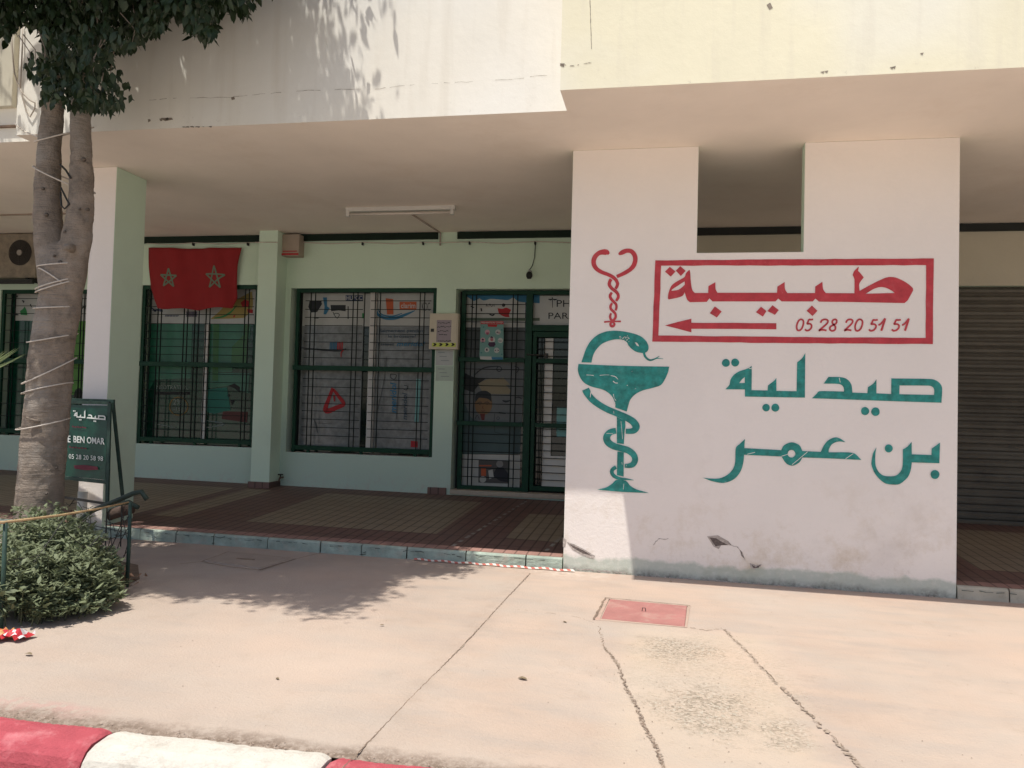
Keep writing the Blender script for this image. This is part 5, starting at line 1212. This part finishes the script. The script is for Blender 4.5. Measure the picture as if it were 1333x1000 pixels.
# canopy clusters aimed at the shaded places
while len(centers) < 1500 and tries < 400000:
    tries += 1
    if random.random() < .62:
        T = np.array([random.uniform(-5.2, -1.4), random.uniform(5.0, 7.1), 0.]); q_ = proj(T)
        if T[1] < 6.95 and not inpoly(q_[0], q_[1], GSH): continue
    else:
        px_, py_ = random.uniform(120, 478), random.uniform(-160, 172)
        if not inpoly(px_, py_, FSH): continue
        if random.random() > (.42 if px_ > 375 else .5): continue
        T = np.array(onY(px_, py_, DF1))
    z = random.uniform(4.25, 7.2)
    P = T-SUN*((z-T[2])/-SUN[2]) if z > T[2]+.25 else None
    if P is None or P[1] > 5.9 or P[1] < 3.1: continue
    if ok(P) and shadow_ok(P): centers.append(P)
tries = 0; c_extra = 0
while c_extra < 900 and tries < 200000:      # crown above the trunk and to the left
    tries += 1
    P = np.array([random.uniform(-9, -2.5), random.uniform(3.2, 5.9), random.uniform(4.2, 7.6)])
    if ok(P) and shadow_ok(P): centers.append(P); c_extra += 1
nvis = 0; tries = 0
vis_c = []
while nvis < 520 and tries < 100000:          # the hanging part that the photo shows
    tries += 1
    px_, py_ = random.uniform(-60, 340), random.uniform(-70, 150)
    if not inpoly(px_, py_+5, VIS) or not inpoly(px_, py_-3, VIS): continue
    P = None
    for _ in range(14):
        P = np.array(onY(px_, py_, random.uniform(4.5, 5.8)))
        if shadow_ok(P): break
    if P[2] < 2.5: continue
    vis_c.append(P); nvis += 1
cen = []; dirs = []; ln = []
for P in centers:
    for k in range(20):
        q = P+rng.normal(0, 1, 3)*np.array([.10, .10, .10]); cen.append(q); dirs.append(rng.normal(0, .55, 3)+np.array([0, 0, -1.0])); ln.append(rng.uniform(.06, .10))
CE = np.array(cen); keep = np.array([ok(p) for p in CE]); 
CE = CE[keep]; DI = np.array(dirs)[keep]; LN = np.array(ln)[keep]
cen = []; dirs = []; ln = []
for P in vis_c:
    for k in range(17):
        q = P+rng.normal(0, 1, 3)*np.array([.055, .06, .06])
        pr_ = proj(q)
        if not inpoly(pr_[0], pr_[1]+7, VIS): continue
        cen.append(q); dirs.append(rng.normal(0, .38, 3)+np.array([0, 0, -1.0])); ln.append(rng.uniform(.05, .085))
CE = np.concatenate([CE, np.array(cen)]); DI = np.concatenate([DI, np.array(dirs)]); LN = np.concatenate([LN, np.array(ln)])
NR = rng.normal(0, 1, CE.shape)
leafmesh('crown', CE, DI, NR, LN, LN*rng.uniform(.42, .6, len(LN)), LEAF, tree)
# twigs in the visible part
tw = MB()
for k in range(60):
    P = vis_c[random.randrange(len(vis_c))]; q = Vector(P); tw.tube([q+Vector((random.uniform(-.12, .12), 0, .22)), q+Vector((random.uniform(-.04, .04), 0, .1)), q], [.004, .003, .002], 5)
tw.build('twig', BARK, tree)
# cord round the trunk
cw = MB()
path = [(50, 775, 45), (50, 735, 39), (52, 700, 35), (55, 650, 32), (58, 600, 31), (62, 550, 31), (66, 500, 31.5), (71, 450, 30), (76, 400, 28), (80, 360, 28), (82, 335, 30)]
def ring(xl_, yl, xr, yr, sag=5, r=.0055, back=True, depth=None):
    xm = (xl_+xr)/2; hw = (xr-xl_)/2+.8; Rm = hw/189.*1.03; pts = []; n = 34
    c0_ = onY(xm, (yl+yr)/2, TY); cd = Vector((-c0_.x, -c0_.y, 0)).normalized(); ld = Vector((-cd.y, cd.x, 0))
    if ld.x < 0: ld = -ld
    for i in range(n):
        a = 2*math.pi*i/n; u = math.cos(a); f = math.sin(a)
        zz = -((yr-yl)/2*u+(sag if f > 0 else -sag)*abs(f))/172.
        pts.append(c0_+ld*(Rm*u)+cd*((depth or Rm*1.04)*f)+Vector((0, 0, zz)))
    cw.tube(pts, r, 7, closed=True)
for a in ((50, 350, 109, 340, 2), (51, 351, 105, 388, 0), (48, 380, 108, 358, 0), (48, 384, 108, 360, 1), (45, 404, 104, 397, 2), (37, 448, 100, 432, 2), (31, 502, 98, 463, 2), (30, 514, 94, 497, -2), (23, 560, 90, 543, 1)): ring(*a)
ring(44, 222, 124, 247, 8, depth=.11); ring(47, 192, 121, 158, 4, depth=.10); 
cw.tube([onY(20, 162, DF1-.03), onY(33, 172, 5.85), onY(50, 178.5, 5.55)], .007, 7)
cw.build('cord', ROPE, tree, smooth=True)
cw = MB(); cw.tube([tp(78, 214, 5.5), tp(86, 222, 5.55), tp(92, 232, 5.5)], .008, 6); cw.tube([tp(79, 244, 5.48), tp(86, 258, 5.52), tp(90, 266, 5.5), tp(84, 272, 5.5), tp(80, 268, 5.5), tp(79, 250, 5.5)], .007, 6)
cw.build('dark_cord', WIRE, tree, smooth=True)
# loose cables on the upper wall, left corner
cw = MB(); W_ = lambda l, Y=DF1-.02: [onY(0+x/7.15, 60+y_/7.15, Y) for x, y_ in l]
cw.tube(W_([(210, -200), (208, 0), (200, 180), (190, 390)]), .006, 6); cw.tube(W_([(110, -200), (115, 50), (135, 250), (165, 350), (200, 430), (270, 500), (325, 530), (325, 580), (280, 660), (245, 610), (215, 500), (190, 400)]), .006, 6)
tag(cw.build('loose_cable', mat('grey_cable', (.42, .36, .30), .6, .1, 9, 0), smooth=True), 'looped grey cable dangling on the upper wall left of the tree', 'cable')

# ================================================================== BUSH, FENCE, LITTER
bl = [(25, 806, .33, .36), (70, 800, .33, .34), (108, 795, .24, .30), (120, 776, .22, .34), (80, 770, .34, .46), (30, 765, .40, .46), (-10, 790, .4, .40), (100, 758, .25, .42), (60, 750, .35, .42)]
cen = []; dirs = []; ln = []; stems = MB()
bush = thing('bush', 'low grey-green leafy bush at the tree foot beside the pavement', 'bush', tuple(onG(60, 790)))
for (x, y_, r, h_) in bl:
    g = np.array(onG(x, y_))
    for s_ in range(int(210*r/.3)):
        a = random.uniform(0, 2*math.pi); rr = r*math.sqrt(random.random())*.92; hh = .88*h_*(1-(rr/r)**2.2)*random.choice((.5, .7, .85, 1.0, 1.05, 1.2, 1.38))+.03
        tip = g+np.array([rr*math.cos(a), rr*math.sin(a), hh])
        rt = g+np.array([rr*.7*math.cos(a), rr*.7*math.sin(a), 0])
        if s_ % 5 == 0: stems.tube([rt, (rt+tip)/2+np.array([0, 0, .03]), tip], [.004, .003, .002], 4)
        for k in range(14):
            t = 1-abs(random.gauss(0, .16)); q = rt+(tip-rt)*t+rng.normal(0, .012, 3); b = random.uniform(0, 6.28)
            cen.append(q); dirs.append([math.cos(b), math.sin(b), random.uniform(-.1, 1.1)]); ln.append(random.choice((.022, .03, .04, .05, .07))*random.uniform(.8, 1.2))
CE = np.array(cen); DI = np.array(dirs); LN = np.array(ln); NR = rng.normal(0, .35, CE.shape)+np.array([0, 0, 1.])
leafmesh('foliage', CE, DI, NR, LN, LN*rng.uniform(.28, .42, len(LN)), BUSHL, bush)
stems.build('stem', mat('bush_stem', (.12, .13, .07), .8, .2, 20, 0), bush)
# planting bed under the tree (soil)
mb = MB(); ring_ = []
soilp = [(-7.0, 6.0), (-5.0, 6.2), (-4.2, 5.9), (-3.86, 5.45), (-3.75, 5.0), (-3.9, 4.5), (-4.6, 4.25), (-7.0, 4.4)]
mb.add([(x, y_, K*x+.006) for x, y_ in soilp], [tuple(range(len(soilp)))]); tag(mb.build('planting_bed', mat('dry_soil', (.17, .12, .085), .95, .3, 12, .6, 40)), kind='structure')
# fence round the bed: posts, rail cane, wires
rp = onG(165, 765); zt_ = onY(163, 655, rp.y).z
lp = onP(7, 683, (0, 0, zt_), (0, 0, 1))
def post(x, y_, z1, label):
    m = MB(); m.tube([(x, y_, K*x-.05), (x+.004, y_, z1*.5), (x, y_, z1+.01)], [.014, .013, .012], 8); o = m.build('fence_post', FENG, smooth=True); return tag(o, label, 'fence post', 'green posts of the low bed fence')
post(rp.x, rp.y, zt_, 'thin green fence post beside the sunlit pavement, right of the bush')
post(lp.x, lp.y, zt_, 'thin green fence post at the left edge of the photo before the trunk')
mb = MB(); a = onP(-12, 684, (0, 0, zt_), (0, 0, 1)); pts = [onP(x, y_, (0, 0, zt_+.008), (0, 0, 1)) for x, y_ in ((-30, 684.5), (15, 681), (40, 680))]
pts = [Vector((lp.x-.5, lp.y-.02, zt_+.01)), Vector((lp.x, lp.y-.02, zt_+.015)), Vector((lp.x*.6+rp.x*.4, lp.y*.6+rp.y*.4-.02, zt_-.0)), Vector((lp.x*.3+rp.x*.7, lp.y*.3+rp.y*.7-.02, zt_+.0)), Vector((rp.x, rp.y-.02, zt_+.01))]
mb.tube(pts, [.009, .009, .008, .007, .006], 8); tag(mb.build('cane_rail', CANE, smooth=True), 'bent dry cane laid as a rail across the low fence', 'cane')
mb = MB(); A0 = Vector((lp.x, lp.y, 0)); B0 = Vector((rp.x, rp.y, 0)); Bk = Vector((rp.x-1.15, rp.y+.75, 0))
def wires(a, b, n):
    for k in range(n):
        t0, t1 = random.random(), random.random(); p = a.lerp(b, t0); q = a.lerp(b, min(1, max(0, t0+random.uniform(-.35, .35))))
        p.z = random.uniform(.02, zt_); q.z = random.uniform(.02, zt_)
        m_ = (p+q)/2+Vector((random.uniform(-.05, .05), random.uniform(-.04, .04), random.uniform(-.05, .05))); mb.tube([p, m_, q], .0028, 5)
wires(A0, B0, 10); wires(B0, Bk, 16)
for z in (.2, .42): mb.tube([A0+Vector((0, 0, z)), A0.lerp(B0, .5)+Vector((0, .02, z-.03)), B0+Vector((0, 0, z)), B0.lerp(Bk, .5)+Vector((0, 0, z-.03)), Bk+Vector((0, 0, z))], .003, 5)
tag(mb.build('fence_wire', WIRE), 'tangle of rusty wire strung between the low fence posts', 'wire fence')
# bent green pipe and stump
Yp = 6.25
mb = MB(); mb.tube([onY(x, y_, Yp) for x, y_ in ((101, 681), (108, 674), (120, 665), (154, 651), (172, 643), (184, 640), (191, 650))], .022, 10); tag(mb.build('bent_pipe', mat('dark_green_pipe', (.05, .075, .055), .55, .3, 14, .1, 60), smooth=True), 'bent dark green metal pipe leaning under the pharmacy board', 'pipe')
mb = MB(); mb.tube([onY(x, y_, Yp+.25) for x, y_ in ((150, 656), (168, 654), (180, 661))], .022, 10); tag(mb.build('pipe_stub', mat('dark_green_pipe', (.05, .075, .055)), smooth=True), 'short green pipe end lying behind the fence post', 'pipe')
lg = onY(150, 667, D+.2)
mb = MB(); mb.tube([onY(128, 676, D+.12), onY(150, 668, D+.12), onY(172, 662, D+.12)], [.05, .055, .05], 14); tag(mb.build('log', mat('log_bark', (.10, .065, .05), .9, .3, 14, .5, 40), smooth=True), 'short dark log lying at the edge of the arcade step', 'log')
mb = MB(); c_ = onG(108, 684); mb.tube([onY(108, 640, 6.85), onY(105, 690, 6.85)], .045, 16); tag(mb.build('downpipe', mat('white_pipe', (.66, .64, .58), .6, .08, 5, .05, 40), smooth=True), 'short white pipe standing before the left pillar foot', 'pipe')
# dry litter and green rag near the bush
mb = MB(); g = onG(143, 762)
for k in range(170):
    x = g.x+random.gauss(0, .09); y_ = g.y+random.gauss(0, .09); s = random.uniform(.02, .05); a = random.uniform(0, 6.28); z = K*x+random.uniform(.005, .07)
    mb.quad((x, y_, z), (x+s*math.cos(a), y_+s*math.sin(a), z+random.uniform(0, .03)), (x+s*1.4*math.cos(a+.5), y_+s*1.4*math.sin(a+.5), z+random.uniform(-.01, .03)))
tag(mb.build('dry_leaf_litter', mat('dry_leaf', (.38, .22, .14), .85, .4, 50, 0)), 'small heap of dry brown leaves beside the bush', 'leaf litter', kind='stuff')
mb = MB(); g = onG(128, 758); vs = []; n = 8
for j in range(n+1):
    for i in range(n+1):
        x = g.x-.13+.26*i/n; y_ = g.y-.04+.16*j/n; vs.append((x, y_, K*x+.10+.05*math.sin(i*1.3)*math.cos(j*.9)+.12*math.sin(math.pi*i/n)*math.sin(math.pi*j/n)))
mb.add(vs, [(j*(n+1)+i, j*(n+1)+i+1, (j+1)*(n+1)+i+1, (j+1)*(n+1)+i) for j in range(n) for i in range(n)])
o = mb.build('green_rag', flat('rag_green', (.02, .16, .10)), smooth=True); tag(o, 'crumpled teal green rag caught at the right side of the bush', 'rag')
# wrappers
def wrapper(px_, py_, w_, d_, m1, m2, label):
    g = onG(px_, py_); m = MB(); n = 7; vs = []
    for j in range(n+1):
        for i in range(n+1):
            u, v = i/n-.5, j/n-.5; vs.append((g.x+u*w_+random.uniform(-.006, .006), g.y+v*d_+random.uniform(-.006, .006), K*g.x+.01+abs(random.gauss(0, .014))+.035*max(0, 1-4*(u*u+v*v))))
    for j in range(n):
        for i in range(n): m.quad(*[vs[k] for k in (j*(n+1)+i, j*(n+1)+i+1, (j+1)*(n+1)+i+1, (j+1)*(n+1)+i)], mi=(0 if (i*2+j) % 5 < 3 else 1))
    o = m.build('wrapper', [m1, m2]); tag(o, label, 'wrapper', 'litter wrappers on the pavement')
RW = mat('wrapper_red', (.55, .04, .05), .35, .1, 9, 0); WW = mat('wrapper_white', (.68, .64, .64), .35, .1, 9, 0); OW = mat('wrapper_orange', (.62, .33, .12), .35, .1, 9, 0)
wrapper(21, 832, .14, .13, RW, WW, 'crumpled red and white wrapper in front of the bush'); wrapper(-1, 832, .14, .16, OW, RW, 'crumpled orange and red wrapper at the left edge of the photo')
# fallen leaves on the pavement
for i, (x, y_, s, lb) in enumerate(((37, 853, .05, 'curled grey-brown fallen leaf in front of the bush'), (680, 885, .055, 'brown fallen leaf on the bare pavement right of the long joint'), (735, 811, .035, 'small brown fallen leaf left of the red cover'), (497, 815, .03, 'tiny upright dry leaf in the middle of the pavement'), (873, 758, .03, 'tiny brown leaf at the foot of the painted wall'), (361, 885, .03, 'small curled leaf on the pavement near the kerb'))):
    g = onG(x, y_); m = MB(); a = random.uniform(-.6, .2); c_, sn = math.cos(a), math.sin(a); pf_ = [(-.5, 0, 0), (-.15, .22, .12), (.25, .18, .1), (.55, 0, .02), (.2, -.2, .14), (-.2, -.2, .1), (0, 0, .02)]
    v = [(g.x+s*(u*c_-w_*sn), g.y+s*1.3*(u*sn+w_*c_), g.z+.006+s*z) for u, w_, z in pf_]
    m.add(v, [(0, 1, 6), (1, 2, 6), (2, 3, 6), (3, 4, 6), (4, 5, 6), (5, 0, 6)]); tag(m.build('fallen_leaf', mat('fallen_leaf', (.20, .15, .09), .8, .3, 40, 0)), lb, 'leaf', 'fallen leaves scattered on the pavement')
# loose pebbles
mb = MB()
for k in range(300):
    if k < 170: g = onG(random.gauss(860, 55) , random.gauss(870, 40)) if k % 2 else onG(random.gauss(930, 60), random.gauss(930, 35))
    else: g = onG(random.uniform(180, 1330), random.uniform(760, 995))
    if g.y < kerbY(g.x)+.02 or g.y > D-.05: continue
    s = random.uniform(.0015, .0042); a = random.uniform(0, 6)
    P = [(g.x+s*math.cos(a+q*1.57), g.y+s*math.sin(a+q*1.57), g.z+.001) for q in range(4)]+[(g.x, g.y, g.z+s*.9)]
    mb.add(P, [(0, 1, 4), (1, 2, 4), (2, 3, 4), (3, 0, 4)])
tag(mb.build('gravel', mat('pebbles', (.30, .24, .19), .9, .5, 160, 0)), 'loose grit on the broken pavement patch', 'gravel', kind='stuff')
# palm leaves reaching in from the left
palm = thing('palm', 'spiky palm leaves reaching in at the left edge before the window', 'palm', (onY(-45, 760, 5.4).x, 5.4, 0))
mb = MB(); o_ = onY(-45, 500, 5.4); mb.tube([(o_.x, 5.4, -.02), (o_.x+.02, 5.4, o_.z*.6), (o_.x+.05, 5.4, o_.z)], [.06, .05, .03], 10); mb.build('stem', CANE, palm, smooth=True)
mb = MB()
def blade(p, q, w_):
    p = Vector(p); q = Vector(q); d = (q-p); s = d.cross(Vector((0, 1, 0))).normalized()*w_; m_ = p.lerp(q, .5)+Vector((0, 0, .012))
    mb.add([p-s*.4, p+s*.4, m_-s, m_+s, q, p.lerp(q, .5)+Vector((0, -.006, 0))], [(0, 1, 5), (0, 5, 2), (1, 3, 5), (2, 5, 4), (3, 4, 5)])
for x0, y0, x1, y1 in ((0, 466, 7, 455.5), (0, 470, 13, 453.5), (-2, 476, 22, 452.5), (0, 478, 26, 452), (5, 472, 24, 455), (5, 474, 35, 461), (-2, 482, 22, 468), (-8, 486, 34, 460)):
    blade(onY(-40, 500+random.uniform(-4, 4), 5.4), onY(x1, y1, 5.35+random.uniform(-.05, .05)), .009)
for k in range(26): a = random.uniform(0, 6.28); q = o_+Vector((-.1+.35*math.cos(a), .35*math.sin(a)+.05, random.uniform(-.1, .4))); 
for k in range(26):
    a = random.uniform(1.9, 4.4); q = o_+Vector((.05+.4*math.cos(a), .35*math.sin(a), random.uniform(-.1, .4))); blade(o_+Vector((.05, 0, 0)), q, .009)
mb.build('frond', PALM, palm)
